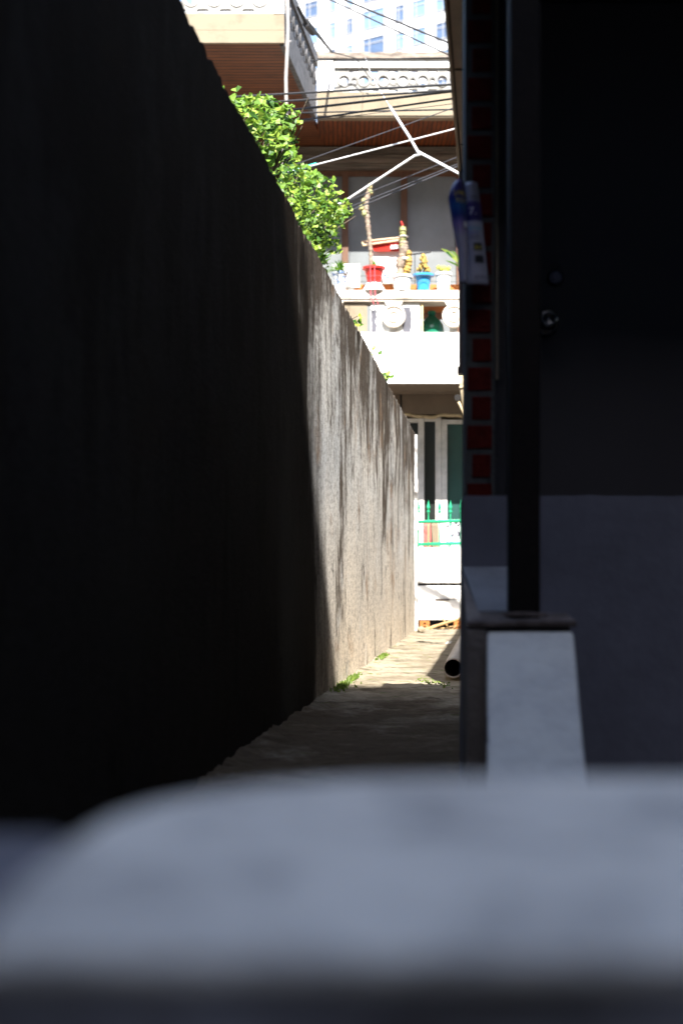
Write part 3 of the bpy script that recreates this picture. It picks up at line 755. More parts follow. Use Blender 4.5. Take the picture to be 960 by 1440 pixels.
lump([(569, 390), (574, 372), (574, 352)], .045, 2, 'orangec', 'cactus_stem')
lump([(565, 352), (566, 335), (566, 318)], .042, 4, 'cactusg', 'cactus_stem')
lump([(566, 318), (563.5, 311)], .014, 5, 'redpl', 'cactus_tip')
b = MB(); b.lathe([(.055, 0), (.07, .01), (.05, .02)], P(567, 334, 18.6), 12); b.lathe([(.06, 0), (.075, .02), (.06, .03)], P(569, 366, 18.6), 12); b.build('tie', 'whitew', t)
t, top = pot(595, .105, .075, 386, 'blue', 'cactus_pot', 'sky blue pot with a flared brim and a knobbly orange cactus', rim=.035)
b = MB(); rnd = random.Random(5)
for k in range(70):
    u = rnd.random(); a = rnd.uniform(0, 6.28); rr_ = .1 * (1 - u) ** .6 * rnd.uniform(.5, 1)
    b.blob(top + Vector((rr_ * math.cos(a), rr_ * math.sin(a), .01 + u * .25)), rnd.uniform(.016, .028), 1, 1.2, .4)
b.build('cactus_head', 'orangec', t)
t, top = pot(623, .1, .08, 384, 'whitepot', 'cactus_pot', 'plain white pot with a low yellow green ball cactus')
b = MB()
for k in range(22):
    a = rnd.uniform(0, 6.28); rr_ = rnd.uniform(0, .07)
    b.blob(top + Vector((rr_ * math.cos(a), rr_ * math.sin(a), .02 + rnd.random() * .075)), rnd.uniform(.025, .038), 2, 1, .3)
b.build('cactus_head', 'yellowc', t)
t, top = pot(652, .07, .05, 377, 'purple', 'orchid_pot', 'small dark purple pot with long strap leaves at the right end of the rail', Y=18.66)
def strap(pts, wd, m, nm):
    b = MB(); vs = []; n_ = len(pts)
    for i, p in enumerate(pts):
        u = i / (n_ - 1); ww = wd * math.sin(math.pi * (.08 + .9 * u)) ; vs += [P(p[0], p[1], 18.6) + Vector((0, 0, -ww)), P(p[0], p[1], 18.6) + Vector((0, -.012, ww))]
    b.add(vs, [(2 * i, 2 * i + 1, 2 * i + 3, 2 * i + 2) for i in range(n_ - 1)]); o = b.build(nm, m, t); sm = o.modifiers.new('s', 'SOLIDIFY'); sm.thickness = .004
strap([(653, 378), (645, 368), (637, 361), (628, 354), (620, 350)], .035, M['sword'], 'leaf')
strap([(653, 376), (646, 364), (640, 357), (634, 353)], .02, M['fern'], 'leaf')
strap([(653, 380), (643, 373), (634, 369), (626, 366)], .012, M['fern'], 'leaf')
strap([(653, 372), (651, 355), (647, 335), (645, 318)], .02, M['fern'], 'leaf')
# boxes and bits behind the pots
b = MB(); b.pbox(521, 566, 353, 398, 18.78, .14)
cb = thing('white_carton', P(543, 408, 18.78), 'large white carton with small blue triangles standing behind the red cactus pot', 'box'); b.build('box', 'cardboard', cb, bevel=.004)
b = MB()
for i in range(5): p = P(541 + i * 5, 386, 18.776); b.add([p + Vector((-.02, 0, -.02)), p + Vector((.02, 0, -.02)), p + Vector((0, 0, .02))], [(0, 1, 2)])
b.pbox(540, 566, 389.5, 391, 18.775, .003); b.build('printed_marks', 'bink', cb)
b = MB(); b.pbox(468, 506, 371, 404, 18.82, .1); tag(b.build('white_board', 'cardboard', origin=P(487, 408, 18.82), bevel=.003), 'blank white board leaning behind the fern pot', 'board')
rt_ = thing('red_tray', P(543, 353, 18.8), 'red tray with a cane rim and white sticker resting on the white carton', 'tray')
b = MB(); a0 = [P(524, 348, 18.72), P(566, 341, 18.72)]; b.hexa([P(526, 353, 18.72), P(565, 353, 18.72), P(565, 353, 18.95), P(526, 353, 18.95), P(520, 343, 18.7), P(566, 340, 18.7), P(566, 340, 19.0), P(520, 343, 19.0)]); b.build('tray_body', 'redpl', rt_)
b = MB(); b.tube([P(511, 345, 18.68), P(566, 337, 18.68)], .014, 8); b.tube([P(509, 340, 18.9), P(564, 334, 18.9)], .014, 8); b.tube([P(511, 345, 18.68), P(509, 340, 18.9)], .014, 8); b.build('cane_rim', 'cane', rt_)
b = MB(); b.hexa([P(549, 350, 18.69), P(562, 349, 18.69), P(562, 349, 18.705), P(549, 350, 18.705), P(549, 345, 18.69), P(562, 344, 18.69), P(562, 344, 18.705), P(549, 345, 18.705)]); b.build('sticker', 'wink', rt_)
b = MB(); b.pbox(498, 648, 400, 407, 18.86, .05); tag(b.build('wooden_plank', 'terracotta', origin=P(570, 408, 18.86)), 'orange brown plank lying behind the row of pots', 'plank')
b = MB(); b.tube([P(579, 357.5, 18.9), P(605, 354.5, 18.9)], .012, 6); b.tube([P(605, 354.5, 18.9), P(605.5, 352, 18.9)], .01, 6); b.tube([P(583, 357, 18.9), P(583, 408, 18.93)], .006, 6)
tag(b.build('handle_rod', 'black', origin=P(583, 408, 18.9)), 'thin black rod sticking out sideways behind the column cactus', 'rod')
c = P(607, 468, 18.95); j = thing('water_jug', (c.x, 19.0, zf), 'dark green domed plastic jug standing on the balcony floor behind the balusters', 'jug')
b = MB(); b.lathe([(.15, 0), (.165, .02), (.165, .1), (.15, .17), (.11, .235), (.06, .28), (.05, .29), (.05, .31)], (c.x, 19.0, zf + .002)); b.build('body', 'jug', j, smooth=True)
b = MB(); b.lathe([(.055, 0), (.055, .04), (.04, .045)], (c.x, 19.0, zf + .314), 16); b.build('cap', 'jug', j)
for y_, lab in ((387.5, 'thin grey wire strung level across the pots, the upper of two'), (395.5, 'thin grey wire strung level across the pots, the lower of two')):
    b = MB(); b.tube([P(470 + i * 23, y_ + .8 * math.sin(i * 1.1), 18.44) for i in range(9)], .0035, 5); b.tube([P(470, y_, 18.44), P(470, 412, 18.5)], .004, 5); b.tube([P(654, y_, 18.44), P(654, 412, 18.5)], .004, 5)
    tag(b.build('wire', 'greyw', origin=P(560, 408, 18.5)), lab, 'wire', 'wires across the pots')

# ================================================================== TREE behind the left wall
random.seed(11)
def fan_leaf(mb, c, s, nrm_, rot):
    z_ = nrm_.normalized(); x_ = z_.cross(Vector((.3, .2, 1))).normalized(); y_ = z_.cross(x_)
    ca, sa = math.cos(rot), math.sin(rot); x2 = x_ * ca + y_ * sa; y2 = -x_ * sa + y_ * ca
    pts = [c]; k = 6
    for i in range(k + 1):
        a = R(-62 + 124 * i / k); rr_ = s * (1 - (.22 if i == 3 else 0) + .06 * math.sin(i * 2.3)); pts.append(c + y2 * rr_ * math.cos(a) + x2 * rr_ * math.sin(a) * .95 + z_ * (.14 * s * math.cos(i * 1.6) + .18 * s * (abs(i - 3) / 3) ** 2))
    mb.add(pts, [(0, i, i + 1) for i in range(1, k + 1)])
gk = thing('ginkgo_tree', (P(375, 0, 9.9).x - .6, 10.2, -.05), 'bright green fan-leaved tree growing behind the streaked wall', 'tree')
crown = MB()
ells = []
for (px, py, Y, rx, rz, n_) in ((360, 190, 9.4, .24, .26, 480), (385, 172, 9.6, .2, .15, 190), (345, 165, 9.0, .2, .1, 120), (375, 225, 9.9, .2, .25, 320), (405, 275, 10.6, .25, .2, 420), (432, 290, 11.2, .27, .24, 620),
                              (450, 318, 11.6, .21, .2, 420), (420, 258, 11.0, .16, .13, 170), (448, 345, 12.0, .14, .16, 190), (478, 292, 12.2, .12, .07, 75), (410, 168, 9.6, .08, .12, 16), (412, 185, 9.6, .06, .14, 14), (432, 330, 11.2, .25, .3, 350), (400, 320, 10.4, .3, .4, 400), (350, 250, 9.3, .35, .4, 420), (300, 230, 9.0, .45, .5, 420), (250, 300, 9.6, .6, .6, 480)):
    c = P(px, py, Y); ells.append(c)
    for k in range(int(n_ * .95)):
        while True:
            v = Vector((random.uniform(-1, 1), random.uniform(-1, 1), random.uniform(-1, 1)))
            if v.length < 1: break
        v = v * (v.length ** -.35 if v.length > .05 else 1)
        rg = 1 + .45 * noise.noise(v * 2.2 + c * 3); q = c + Vector((v.x * rx, v.y * rx * 1.3, v.z * rz)) * rg
        if noise.noise(q * 6.5) < -.05: continue
        lim = AL * q.y - 1.13
        if q.z < 2.36 and q.x > lim: q.x = lim - random.random() * .2
        n2 = Vector((random.gauss(0, .5), random.gauss(-.5, .5), random.gauss(.75, .4)))
        fan_leaf(crown, q, random.uniform(.028, .056), n2, random.uniform(0, 6.28))
crown.build('crown', M['leaf'], gk)
b = MB(); base = gk.location.copy(); fork = base + Vector((.05, .05, 1.5))
b.tube([base, base + Vector((.03, .02, .7)), fork], [.07, .06, .05], 10, jit=.05)
for c in ells:
    mid = fork.lerp(c, .55) + Vector((-.05, 0, .1)); b.tube([fork, mid, c], [.03, .018, .005], 7)
    for k in range(4):
        d = c + Vector((random.gauss(0, .06), random.gauss(0, .06), random.gauss(0, .06))); b.tube([mid.lerp(c, .6), d], [.007, .003], 5)
b.build('trunk', 'bark', gk)
# small broad-leaved shrub just over the wall
sh = thing('leafy_shrub', (P(452, 0, 13.6).x - .25, 13.6, -.05), 'yellow green broad-leaved shrub peeping over the wall below the fan-leaved tree', 'shrub')
b = MB(); bs = P(452, 380, 13.6); bs.x -= .05
blades(b, bs, 34, .34, 1.1, .026, .5, 21, .6); b.build('foliage', M['fern'], sh)
b = MB(); b.tube([sh.location, bs], [.025, .012], 7); b.build('stem', 'bark', sh)
# creeper sprigs along the wall top
for k, (px, py, n_) in enumerate(((498, 458, 7), (519, 494, 7), (540, 530, 13))):
    Yk = 1.0 / ((693 - px - 2) / FPX / .98) if 0 else (.96 * FPX) / (693 - px + 4)
    c = P(px, py, Yk); t = thing('creeper_sprig', (c.x - .08, c.y, wz - .01), ['dark green sprig with two round leaves on the wall top, highest of three', 'small green sprig on the wall top in the middle of three', 'bushiest green sprig on the wall top nearest the end of the lane'][k], 'creeper', 'creeper sprigs on the wall top')
    b = MB(); s_ = MB()
    for i in range(n_):
        q = c + Vector((random.gauss(.0, .035), random.gauss(0, .05), random.gauss(0, .035))); q.z = max(q.z, wz + .02)
        fan_leaf(b, q, random.uniform(.035, .055), Vector((random.gauss(.2, .3), -.7, .8)), random.uniform(0, 6)); s_.tube([t.location, t.location.lerp(q, .5) + Vector((0, 0, .02)), q], .003, 5)
    b.build('leaves', M['leaf'], t); s_.build('stem', 'bark', t)

# ================================================================== OVERHEAD CABLES
up = thing('utility_pole', (2.9, 13.0, 0), 'concrete utility pole behind the brick house', 'pole')
b = MB(); b.lathe([(.16, -.1), (.15, 1), (.11, 8.5), (.1, 8.6)], (2.9, 13, 0), 20); b.build('pole', 'concrete', up)
def cable(p0, p1, r, m, label, sag=.0, Ya=14.6, Yb=12.8, ext0=150, ext1=250, name='overhead_cable', grp='overhead cables crossing the lane'):
    sl = (p1[1] - p0[1]) / (p1[0] - p0[0]); n_ = 16; a = (p0[0] - ext0, p0[1] - sl * ext0); c = (p1[0] + ext1, p1[1] + sl * ext1); pts = []
    for i in range(n_ + 1):
        t = i / n_; Y = 1 / ((1 - t) / Ya + t / Yb); px = a[0] + (c[0] - a[0]) * t
        pts.append(P(px, a[1] + (c[1] - a[1]) * t + sag * 4 * t * (1 - t), Y))
    b = MB(); b.tube(pts, r, 6); tag(b.build(name, m, origin=pts[0]), label, 'cable', grp)
cable((323, 136.5), (632, 119), .0105, 'black', 'black cable crossing the cream roof edge, topmost of the bundle over the left wall')
cable((330, 147), (634, 127), .0105, 'black', 'black cable crossing below the topmost one, just over the leaves')
cable((384, 158), (634, 128.5), .0125, 'black', 'thick black cable meeting its upper neighbour at the yellow eave')
cable((419, 170), (634, 139), .0095, 'black', 'black cable crossing the cream roof edge lowest on the right')
cable((448, 158), (636, 154), .0075, 'black', 'thin level black cable along the foot of the cream roof edge', ext0=60)
cable((446, 85), (627, 81), .005, 'black', 'thin level dark wire in front of the roof coping', ext0=10)
cable((470, 0), (626, 72), .0075, 'black', 'thin black wire sloping down right in front of the tower, lower of two', sag=3)
cable((489, 0), (625, 56), .0105, 'black', 'thick black wire sloping down right in front of the tower, upper of two', sag=2)
cable((400, 243), (636, 182), .0065, 'whitew', 'pale cord rising to the yellow eave across the upper windows')
cable((440, 318), (636, 237), .0065, 'greyw', 'grey cable slanting across the upper windows, lowest of three')
cable((455, 306), (640, 232), .0055, 'greyw', 'grey cable slanting across the upper windows, middle of three')
cable((470, 290), (640, 222), .0045, 'greyw', 'very thin grey wire slanting across the upper windows, highest of three')
cable((430, 226), (600, 165), .0045, 'greyw', 'very thin grey wire crossing the dark siding under the roof edge')
cable((420, 172), (636, 146), .003, 'greyw', 'hair-thin wire under the black cables at the cream roof edge')
b = MB(); b.tube([P(398, 244, 14.3), P(420, 238, 14.2), P(445, 230.5, 14.1)], .016, 7)
tag(b.build('teal_cord', 'teal', origin=P(398, 244, 14.3)), 'short teal cord lashed along the pale cord by the leaves', 'cord')
b = MB(); b.tube([P(418, 8, 15.6), P(430, 32, 15.8), P(448, 50, 16.6), P(466, 73, 18.3)], [.02, .022, .02, .016], 7); b.tube([P(430, 32, 15.8), P(440, 45, 16.2)], .045, 7)
b.tube([P(466, 73, 18.3), P(500, 82, 18.4), P(520, 110, 18.45)], .007, 6)
tag(b.build('drop_cable', 'black', origin=P(466, 73, 18.3)), 'thick frayed black cable running from the roof corner down to the coping', 'cable')
b = MB(); b.tube([P(548, 150, 13.5), P(575, 192, 13.5), P(587, 213, 13.5), P(600, 220, 13.4), P(643, 243, 13.2), P(700, 274, 13)], .013, 8); b.tube([P(594, 216.5, 13.42), P(583, 219, 13.5), P(540, 247, 13.6), P(491, 279, 13.8), P(440, 308, 14)], .012, 8)
b.tube([P(548, 150, 13.5), P(532, 124, 14.5), P(520, 100, 16.5), P(514, 82, 18.5)], .0035, 6)
tag(b.build('white_rope', 'whitew', origin=P(587, 213, 13.5)), 'thick white rope forming a Y across the upper windows', 'rope')
b = MB(); b.tube([P(403, -40, 15.9), P(405, 40, 15.9), P(402, 110, 15.9), P(403, 175, 15.9), P(399, 215, 15.9), P(397, 275, 15.9), P(397, 900, 15.9)], .02, 8)
for yy in (60, 190): b.tube([P(403, yy, 15.9), P(409, yy - 2, 16.05)], .012, 6)
tag(b.build('downpipe', 'pvc', origin=P(397, 890, 15.9), smooth=True), 'thin grey downpipe hanging from the corner of the projecting roof', 'pipe')

# ================================================================== RIGHT-HAND BRICK HOUSE
bh = thing('brick_house', (.9, 5, 0), 'dark red brick house on the right of the lane with a grey steel door', 'house')
NY = 4.0
nx0, nx1 = P(651, 0, NY).x, P(694, 0, NY).x
b = MB(); b.box(nx0 + .006, nx1 + .003, NY + .0005, NY + .1, .0, 2.39)
b.build('mortar', 'mortar', bh)
b = MB(); pit = .0815; z0 = Z(75 + 14 * 40, NY)
k = 0; zc = z0 % pit - pit
while zc < 2.36:
    s_ = .0 if k % 2 else .013
    if zc > -.02: b.box(nx0 + .012 + s_ + random.uniform(-.002, .002), nx1 - .006 + random.uniform(-.003, .002), NY - .0025 + random.uniform(0, .001), NY + .003, zc + .008, min(zc + pit - .008, 2.38))
    k += 1; zc += pit
b.build('bricks', 'brick', bh, bevel=.003)
# side wall along the lane; unseen upper storey added to cut sky light
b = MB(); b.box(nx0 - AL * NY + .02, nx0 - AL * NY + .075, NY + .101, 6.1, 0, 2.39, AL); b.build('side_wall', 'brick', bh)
b = MB(); b.box(.64, 4.5, 4.4, 6.1, 2.56, 5.4, AL); b.build('upper_sky_blocker', 'brick', bh)
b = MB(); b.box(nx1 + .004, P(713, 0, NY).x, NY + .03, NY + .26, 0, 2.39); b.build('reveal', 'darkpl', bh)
b = MB(); b.box(P(697.5, 0, NY).x, P(701, 0, NY).x, NY + .012, NY + .0295, Z(532, NY), 2.39); b.build('trim_strip', 'trim', bh)
DY = 4.26
dx0 = P(750, 0, DY).x
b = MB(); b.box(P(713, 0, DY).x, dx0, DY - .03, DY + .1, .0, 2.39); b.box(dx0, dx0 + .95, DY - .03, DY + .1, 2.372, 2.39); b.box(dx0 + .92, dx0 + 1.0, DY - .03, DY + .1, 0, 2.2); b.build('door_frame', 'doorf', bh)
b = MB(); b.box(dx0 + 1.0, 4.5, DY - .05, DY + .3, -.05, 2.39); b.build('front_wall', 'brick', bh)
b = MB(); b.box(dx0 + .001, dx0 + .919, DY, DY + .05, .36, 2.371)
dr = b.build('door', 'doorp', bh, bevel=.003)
c = P(765, 455, DY)
b = MB(); b.lathe([(.042, 0), (.042, -.006), (.03, -.014), (.013, -.016), (.013, -.04), (.024, -.046), (.031, -.06), (.031, -.072), (.026, -.084), (.014, -.088), (.013, -.084), (.001, -.083)], (c.x, DY - .001, c.z), 28, 'Y'); b.build('knob', 'chrome', dr, smooth=True)
c = P(780, 391, DY)
b = MB(); b.lathe([(.026, 0), (.026, -.008), (.021, -.016), (.018, -.012), (.012, -.012), (.011, -.018), (.001, -.018)], (c.x, DY - .001, c.z), 28, 'Y'); b.build('deadbolt', 'dullmetal', dr)
c = P(779, 371, DY); b = MB(); b.tube([(c.x - .022, DY - .004, c.z - .006), (c.x - .01, DY - .005, c.z), (c.x + .01, DY - .005, c.z), (c.x + .022, DY - .004, c.z - .006)], .005, 7); b.build('lock_cover', 'dullmetal', dr)
# eave over the lane side, its unseen front drawn forward to shade the door
ez = 2.4; el = -.15; EY = 6.2
b = MB(); b.box(el + .016, 4.4, 3.45, EY, ez + .0, ez + .02, AL); b.build('eave_soffit', 'fascia', bh)
b = MB(); b.box(el, el + .011, 3.45, EY + .001, ez - .012, ez + .15, AL); b.build('eave_fascia', 'fascia', bh)
b = MB(); b.box(el + .0115, el + .0155, 3.45, EY, ez + .001, ez + .1, AL)
for Yk in (4.9, 5.75): b.box(el + .018, .0, Yk, Yk + .008, ez - .003, ez - .0005, AL)
b.build('eave_joint', 'fdark', bh)
b = MB(); b.box(el + .02, 4.4, 3.46, EY - .01, ez + .022, ez + .15, AL); b.build('eave_roof', 'concrete', bh)
# brown downpipe
b = MB(); cx = -.118; b.box(cx - .028, cx + .035, 6.1 + .004, 6.16, Z(520, 6.15), ez - .002, AL)
for q in (-.012, .01): b.box(cx + q, cx + q + .005, 6.098, 6.1035, Z(520, 6.15), ez - .003, AL)
b.box(cx - .034, cx + .04, 6.094, 6.168, Z(527, 6.15), Z(518, 6.15), AL); b.build('downpipe', 'pipebr', bh)
# house further along on the right
bn = thing('plastered_house', (2, 12, 0), 'plain rendered house behind the brick house on the right', 'house')
b = MB(); b.box(.18, 4.4, 6.4, 17.3, -.1, 3.1, AL); b.box(.86, 4.4, 6.4, 17.2, 3.101, 6.5, AL); b.build('house_wall', 'cream', bn)  # set-back upper storey is unseen, raised to cut sky light on the left wall
b = MB(); YB = 12.0
b.tube([P(651, 524, YB), P(651.5, 545, YB), P(654, 562, YB), P(659, 590, YB), P(668, 600, YB)], .036, 14); b.tube([P(651, 522, YB), P(651, 526, YB)], .043, 14); b.tube([P(651.6, 543, YB), P(652, 547, YB)], .042, 14)
bpipe = thing('bent_pipe', P(668, 600, YB), 'beige jointed pipe bending down beside the brick corner', 'pipe'); b.build('elbow_pipe', 'pipebe', bpipe, smooth=True)
b = MB(); b.tube([P(643, 559, YB), P(645.5, 561, YB + .3)], [.028, .026], 14); b.build('vent_mouth', 'dark', bpipe)
b = MB(); b.tube([P(644, 565, YB), P(655, 587, YB), P(664, 600, YB)], .013, 8); b.build('thin_stay', 'pipebe', bpipe)

# leaflet stuck on the corner
lf = thing('rolled_leaflet', P(660, 402, 3.93), 'blue and white rolled advertising leaflet pinned to the brick corner', 'leaflet')
def sheet(name, outline, m, Yc, curve, texts):
    """outline: rows (py, x_left, x_right); the sheet bulges towards the viewer"""
    n_ = 14
    def S_(u, v):   # u across 0..1, v down 0..1
        yy = outline[0][0] + v * (outline[-1][0] - outline[0][0]); k = 0
        while k < len(outline) - 2 and outline[k + 1][0] < yy: k += 1
        f_ = (yy - outline[k][0]) / (outline[k + 1][0] - outline[k][0])
        y = outline[k][0] * (1 - f_) + outline[k + 1][0] * f_; a = outline[k][1] * (1 - f_) + outline[k + 1][1] * f_; c_ = outline[k][2] * (1 - f_) + outline[k + 1][2] * f_
        p = P(a + (c_ - a) * u, y, Yc); p.y -= curve * math.sin(math.pi * (.08 + .84 * u)); return p
    me = bpy.data.meshes.new(name); vs = []; fs = []; uvs = []; mr = 30
    for j in range(mr + 1):
        for i in range(n_ + 1): vs.append(S_(i / n_, j / mr) - parent_world(lf)); uvs.append((i / n_, 1 - j / mr))
    for j in range(mr):
        for i in range(n_): a = j * (n_ + 1) + i; fs.append((a, a + 1, a + n_ + 2, a + n_ + 1))
    me.from_pydata(vs, [], fs); uv = me.uv_layers.new()
    for lp in me.loops: uv.data[lp.index].uv = uvs[lp.vertex_index]
    me.materials.append(M[m]); o = bpy.data.objects.new(name, me); C.objects.link(o); o.parent = lf
    for p in me.polygons: p.use_smooth = True
    sm = o.modifiers.new('s', 'SOLIDIFY'); sm.thickness = .0012; sm.offset = -1
    for (tx, u0, v0, su, sv, mm) in texts:
        if tx is None:
            tm = bpy.data.meshes.new('t'); q = 8; vv = [(i / q, j / q, 0) for j in range(q + 1) for i in range(q + 1)]
            tm.from_pydata(vv, [], [(j * (q + 1) + i, j * (q + 1) + i + 1, (j + 1) * (q + 1) + i + 1, (j + 1) * (q + 1) + i) for j in range(q) for i in range(q)])
            lift = .003 if mm != 'wink' else .0045; nm = 'printed_block'
        else: tm = text_mesh(tx, 1); lift = .0042; nm = 'lettering'
        for v_ in tm.vertices:
            p = S_(min(1, max(0, u0 + v_.co.x * su)), v0 - v_.co.y * sv); v_.co = p + Vector((0, -lift, 0)) - parent_world(o)
        tm.materials.clear(); tm.materials.append(M[mm]); tm.name = nm
        to = bpy.data.objects.new(nm, tm); C.objects.link(to); to.parent = o
# (printing on both sheets is raised a fraction of a millimetre from the paper)
sheet('printed_sheet', [(258, 654, 670), (275, 654, 673), (300, 654, 676), (340, 656, 680), (370, 657, 683), (402, 655, 686)], 'paper_b', 3.965, .02,
      [('7.', .14, .32, .75, .1, 'wink'), ('UHD', .3, .17, .3, .05, 'ink'), ('GiGA', .1, .47, .34, .05, 'cink'), (None, .1, .5, .6, .008, 'bink'), (None, .1, .53, .6, .006, 'ink'), (None, .1, .555, .6, .006, 'ink'),
       (None, .34, .67, .5, .075, 'ink'), ('01', .4, .66, .42, .06, 'yink'), (None, .36, .79, .5, .075, 'ink'), ('010-5', .36, .945, .27, .05, 'ink')])
sheet('rolled_sheet', [(256, 640, 650), (258, 637.5, 652), (268, 633, 653.5), (280, 630, 655), (305, 634, 656), (330, 638.5, 657), (360, 643, 658), (401, 647, 657)], 'paper_a', 3.945, .03,
      [('UHD', .24, .155, .36, .065, 'yink'), ('기가', .28, .225, .42, .055, 'yink'), (None, .66, .47, .3, .07, 'ink'), (None, .7, .46, .24, .055, 'wink')])

# ================================================================== STAIR CHEEK, PARAPET, POST
pw = thing('porch_parapet', P(800, 811, 3.9), 'blue-white painted porch parapet behind the brown steel post', 'parapet')
b = MB(); xL = P(650, 0, 3.9).x; zP = Z(697, 3.9)
n_ = 40; xs = [xL + (2.2 - xL) * (i / n_) ** 1.4 for i in range(n_ + 1)]
for i in range(n_):
    h0, h1 = [zP - (.012 if k_ == 0 else 0) + .004 * noise.noise(Vector((x * 14, 5, 0))) for k_, x in ((i, xs[i]), (i + 1, xs[i + 1]))]
    b.add([(xs[i], 3.9, -.05), (xs[i + 1], 3.9, -.05), (xs[i + 1], 3.9, h1), (xs[i], 3.9, h0), (xs[i], 3.985, h0), (xs[i + 1], 3.985, h1)], [(0, 1, 2, 3), (3, 2, 5, 4)])
b.add([(xL, 3.9, -.05), (xL, 3.985, -.05), (xL, 3.985, zP - .012), (xL, 3.9, zP - .012)], [(0, 1, 2, 3)])
b.build('parapet_wall', 'dirtypaint', pw)
b = MB(); b.box(P(650, 0, 3.9).x + .1, 2.2, 3.99, 4.2, -.05, .35); b.build('porch_floor', 'concrete', pw)
ck = thing('stair_side_wall', P(745, 811, 3.3), 'white painted sloping side wall of the steps in front of the porch parapet', 'wall')
b = MB()
prof = [((650, 797, 3.898), (722, 797, 3.898)), ((661, 828, 3.72), (735, 828, 3.72)), ((672, 859, 3.55), (760, 859, 3.55))]
def strip(prof_, zlow, mb):
    vs = []
    for a, c in prof_:
        pa, pc = P(*a), P(*c); vs += [pa, pc, Vector((pc.x, pc.y, zlow)), Vector((pa.x, pa.y, zlow))]
    fs = []
    for i in range(len(prof_) - 1):
        for j in range(4): fs.append((i * 4 + j, i * 4 + (j + 1) % 4, i * 4 + 4 + (j + 1) % 4, i * 4 + 4 + j))
    n0 = (len(prof_) - 1) * 4; fs += [(0, 1, 2, 3), (n0 + 3, n0 + 2, n0 + 1, n0)]
    mb.add(vs, fs)
strip(prof, -.05, b)
b.build('upper_slope', mat('shade_greyed_paint', (.2, .21, .23), .8, col2=(.13, .135, .15), scale=5, bump=.3), ck)  # same white paint made darker; its partial shade is in the colour
b = MB(); strip([((684, 886, 3.28), (806, 886, 3.28)), ((684, 990, 3.06), (815, 990, 3.06)), ((684, 1100, 2.85), (825, 1100, 2.85)), ((684, 1290, 2.55), (845, 1290, 2.55))], -.05, b)
lo = b.build('lower_slope', 'paint', ck, bevel=.008)
b = MB(); pts_ = [(684, 1008), (691, 1015), (697, 1028), (694, 1040), (684, 1048)]
def on_slope(px, py): Yk = 3.28 + (2.85 - 3.28) * (py - 886) / (1100 - 886); q = P(px, py, Yk); q.z += .003; q.y -= .003; return q
b.add([on_slope(*q) for q in pts_], [(0, 1, 2, 3, 4)]); b.build('chipped_patch', 'darkpl', ck)
b = MB(); xa = P(672, 0, 3.55).x; b.hexa([(P(668, 0, 3.5).x, 3.29, -.05), (P(800, 0, 3.5).x, 3.29, -.05), (P(800, 0, 3.55).x, 3.548, -.05), (xa, 3.548, -.05), (P(672, 0, 3.3).x, 3.29, .515), (P(800, 0, 3.3).x, 3.29, .515), (P(800, 0, 3.55).x, 3.548, .54), (xa, 3.548, .54)])
b.build('post_base', 'darkpl', ck)
b = MB(); b.box(P(683.5, 0, 3.28).x - .035, P(683.5, 0, 3.28).x - .004, 2.7, 3.28, -.05, .2 ); 
b.hexa([(.275, 2.9, -.05), (.333, 2.9, -.05), (.334, 3.895, -.05), (.318, 3.895, -.05), (.275, 2.9, .25), (.300, 2.9, .25), (.332, 3.3, .51), (.3, 3.3, .51)]) if 0 else None
ck2 = MB(); ck2.add([(P(656, 0, 3.28).x, 3.27, -.05), (P(682.5, 0, 3.28).x, 3.27, -.05), (P(682.5, 0, 3.28).x, 3.27, Z(886, 3.28)), (P(656, 0, 3.28).x, 3.27, Z(886, 3.28)),
   (P(650, 0, 3.89).x, 3.89, -.05), (P(672, 0, 3.89).x, 3.89, -.05), (P(672, 0, 3.89).x, 3.89, .55), (P(650, 0, 3.89).x, 3.89, .66)], [(0, 1, 2, 3), (4, 0, 3, 7), (0, 4, 5, 1), (1, 5, 6, 2), (2, 6, 7, 3), (7, 6, 5, 4)])
ck2.build('lane_side_face', mat('grimy_brown_render', (.2, .175, .16), .9, col2=(.1, .085, .08), scale=6, bump=.5), ck)
sp_ = thing('steel_post', P(738, 875, 3.38), 'dark brown square steel post standing on a rusty plate', 'post')
b = MB(); b.hexa([P(656, 882, 3.27), P(811, 882, 3.27), P(796, 870, 3.56), P(664, 869, 3.56), P(656, 874, 3.27), P(810, 873, 3.27), P(796, 862, 3.56), P(664, 861, 3.56)])
b.build('base_plate', 'plate', sp_, bevel=.003)
b = MB(); c = P(736, 866, 3.38); hw = .0355; b.box(c.x - hw, c.x + hw, 3.35, 3.42, c.z - .004, 2.398); b.build('shaft', 'steel', sp_, bevel=.004)
b = MB(); b.box(c.x - hw - .005, c.x + hw + .005, 3.34, 3.44, 2.4, 2.47); b.build('top_beam', 'steel', sp_)
b = MB(); b.tube([(c.x - .05, 3.345, c.z + .004), (c.x, 3.344, c.z + .005), (c.x + .05, 3.345, c.z + .004)], .004, 7, jit=.3); b.build('weld_bead', 'plate', sp_)

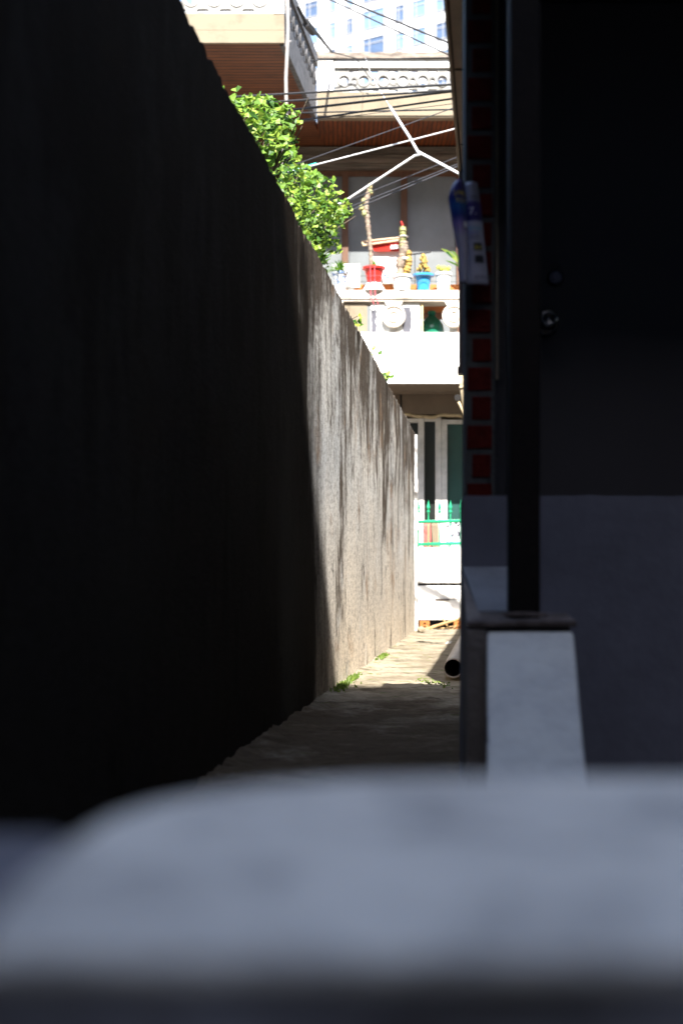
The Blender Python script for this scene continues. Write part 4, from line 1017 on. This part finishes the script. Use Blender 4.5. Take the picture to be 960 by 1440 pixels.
# ================================================================== FOREGROUND LEDGE (out of focus)
n_before = set(bpy.data.objects)
lg = thing('foreground_ledge', (.1, .8, .3), 'wide white painted concrete ledge, blurred across the bottom of the view', 'ledge')
zl_ = CZ - 529 / FPX * .55
outl = [(.9, .55), (.9, 1.04)]
for px, yy in ((820, 1.035), (640, 1.035), (520, 1.025), (400, 1.0), (320, .965), (240, .915), (180, .86), (120, .77), (70, .69), (30, .62), (12, .56)): outl.append(((px - HX) / FPX * yy - .008, yy))
outl = outl[:1] + outl[1:]
outl += [(-.15, .55)]
n_ = len(outl); vs = []
rings_ = [(0, 0), (.004, -.002), (.006, -.006), (.006, -.010)]
cen = Vector((.3, .78, 0)); b = MB()
for off, dz in rings_:
    for (x, y) in outl:
        d = (Vector((x, y, 0)) - cen); d.normalize(); vs.append((x + d.x * off * 1.2, y + d.y * off * 1.2, zl_ + dz ))
for (x, y) in outl: vs.append((x + .004, y + .004, zl_ - .012))
fs = [tuple(range(n_))]
for k in range(len(rings_)):
    for i in range(n_): fs.append((k * n_ + i, k * n_ + (i + 1) % n_, (k + 1) * n_ + (i + 1) % n_, (k + 1) * n_ + i))
fs.append(tuple(len(vs) - n_ + i for i in range(n_))[::-1])
b.add(vs, fs); b.build('ledge_top', 'slab', lg)
b = MB(); vb = [(x + (.3 - x) * .012, y + (.78 - y) * .02, z) for z in (-.05, zl_ - .0122) for (x, y) in outl]
b.add(vb, [tuple(range(n_))[::-1]] + [(i, (i + 1) % n_, n_ + (i + 1) % n_, n_ + i) for i in range(n_)])
b.build('ledge_base', mat('shaded_ledge_base', (.6, .6, .68), .9, col2=(.16, .14, .13), scale=7, mask=(.4, .6), bump=.5), lg)  # front band's shade put into a darker colour, with brown stains
b = MB(); b.box(-.6, -.17, .42, .93, -.05, CZ - .165); b.build('lower_step', mat('grey_violet_paint', (.2, .19, .21), .85, col2=(.12, .11, .12), scale=9, mask=(.35, .6), bump=.4), lg, bevel=.012)

KL = .74      # the ledge stands close in front of the viewpoint
for o in set(bpy.data.objects) - n_before:
    if o.type == 'MESH':
        for v_ in o.data.vertices:
            p = v_.co + parent_world(o); v_.co = Vector((p.x * KL, p.y * KL, CZ + (p.z - CZ) * KL if p.z > 0 else p.z)) - parent_world(o)
lh = thing('sky_blocker_left', (-3, 0, 0), 'unseen dark house added beyond the near end of the streaked wall to block sky light', 'house')  # added out of view to keep sky light off door and bricks
b = MB(); b.box(-6, -1.2, -3.8, 2.9, -.1, 4.3, AL); b.build('house_wall', 'darkpl', lh)  # body of the added, unseen left sky blocker
b = MB(); b.box(-6.1, -1.1, -3.9, 3.0, 4.301, 4.45, AL); b.build('roof', 'concrete', lh)  # top of the added, unseen left sky blocker
rh = thing('sky_blocker_right', (4.5, 0, 0), 'unseen dark house added on the far side of the porch to block sky light', 'house')  # added out of view as the right-hand sky light blocker
b = MB(); b.box(2.4, 6, -3.8, 3.7, -.1, 4.6, AL); b.build('house_wall', 'darkpl', rh)  # body of the added, unseen right sky blocker
b = MB(); b.box(2.3, 6.1, -3.9, 3.75, 4.601, 4.75, AL); b.build('roof', 'concrete', rh)  # top of the added, unseen right sky blocker
# ================================================================== BUILDING BEHIND THE CAMERA (its roofline throws the shade over the near half of the lane)
bb = thing('rear_block', (0, -17, 0), 'grey concrete block of flats behind the viewpoint', 'building')
b = MB(); b.box(-22, 22, -20, -13.6, -.1, 23.65); b.build('block_wall', 'darkpl', bb)
for fz in (1.2, 4.4, 7.6, 10.6):
    for fx in (-7, -4, -1, 2, 5):
        b = MB(); b.box(fx, fx + 1.4, -13.6 + .002, -13.56, fz, fz + 1.3); w_ = b.build('window', 'whiteframe', bb); b = MB(); b.box(fx + .06, fx + 1.34, -13.56, -13.555, fz + .06, fz + 1.24); b.build('pane', 'pane_dark', w_)
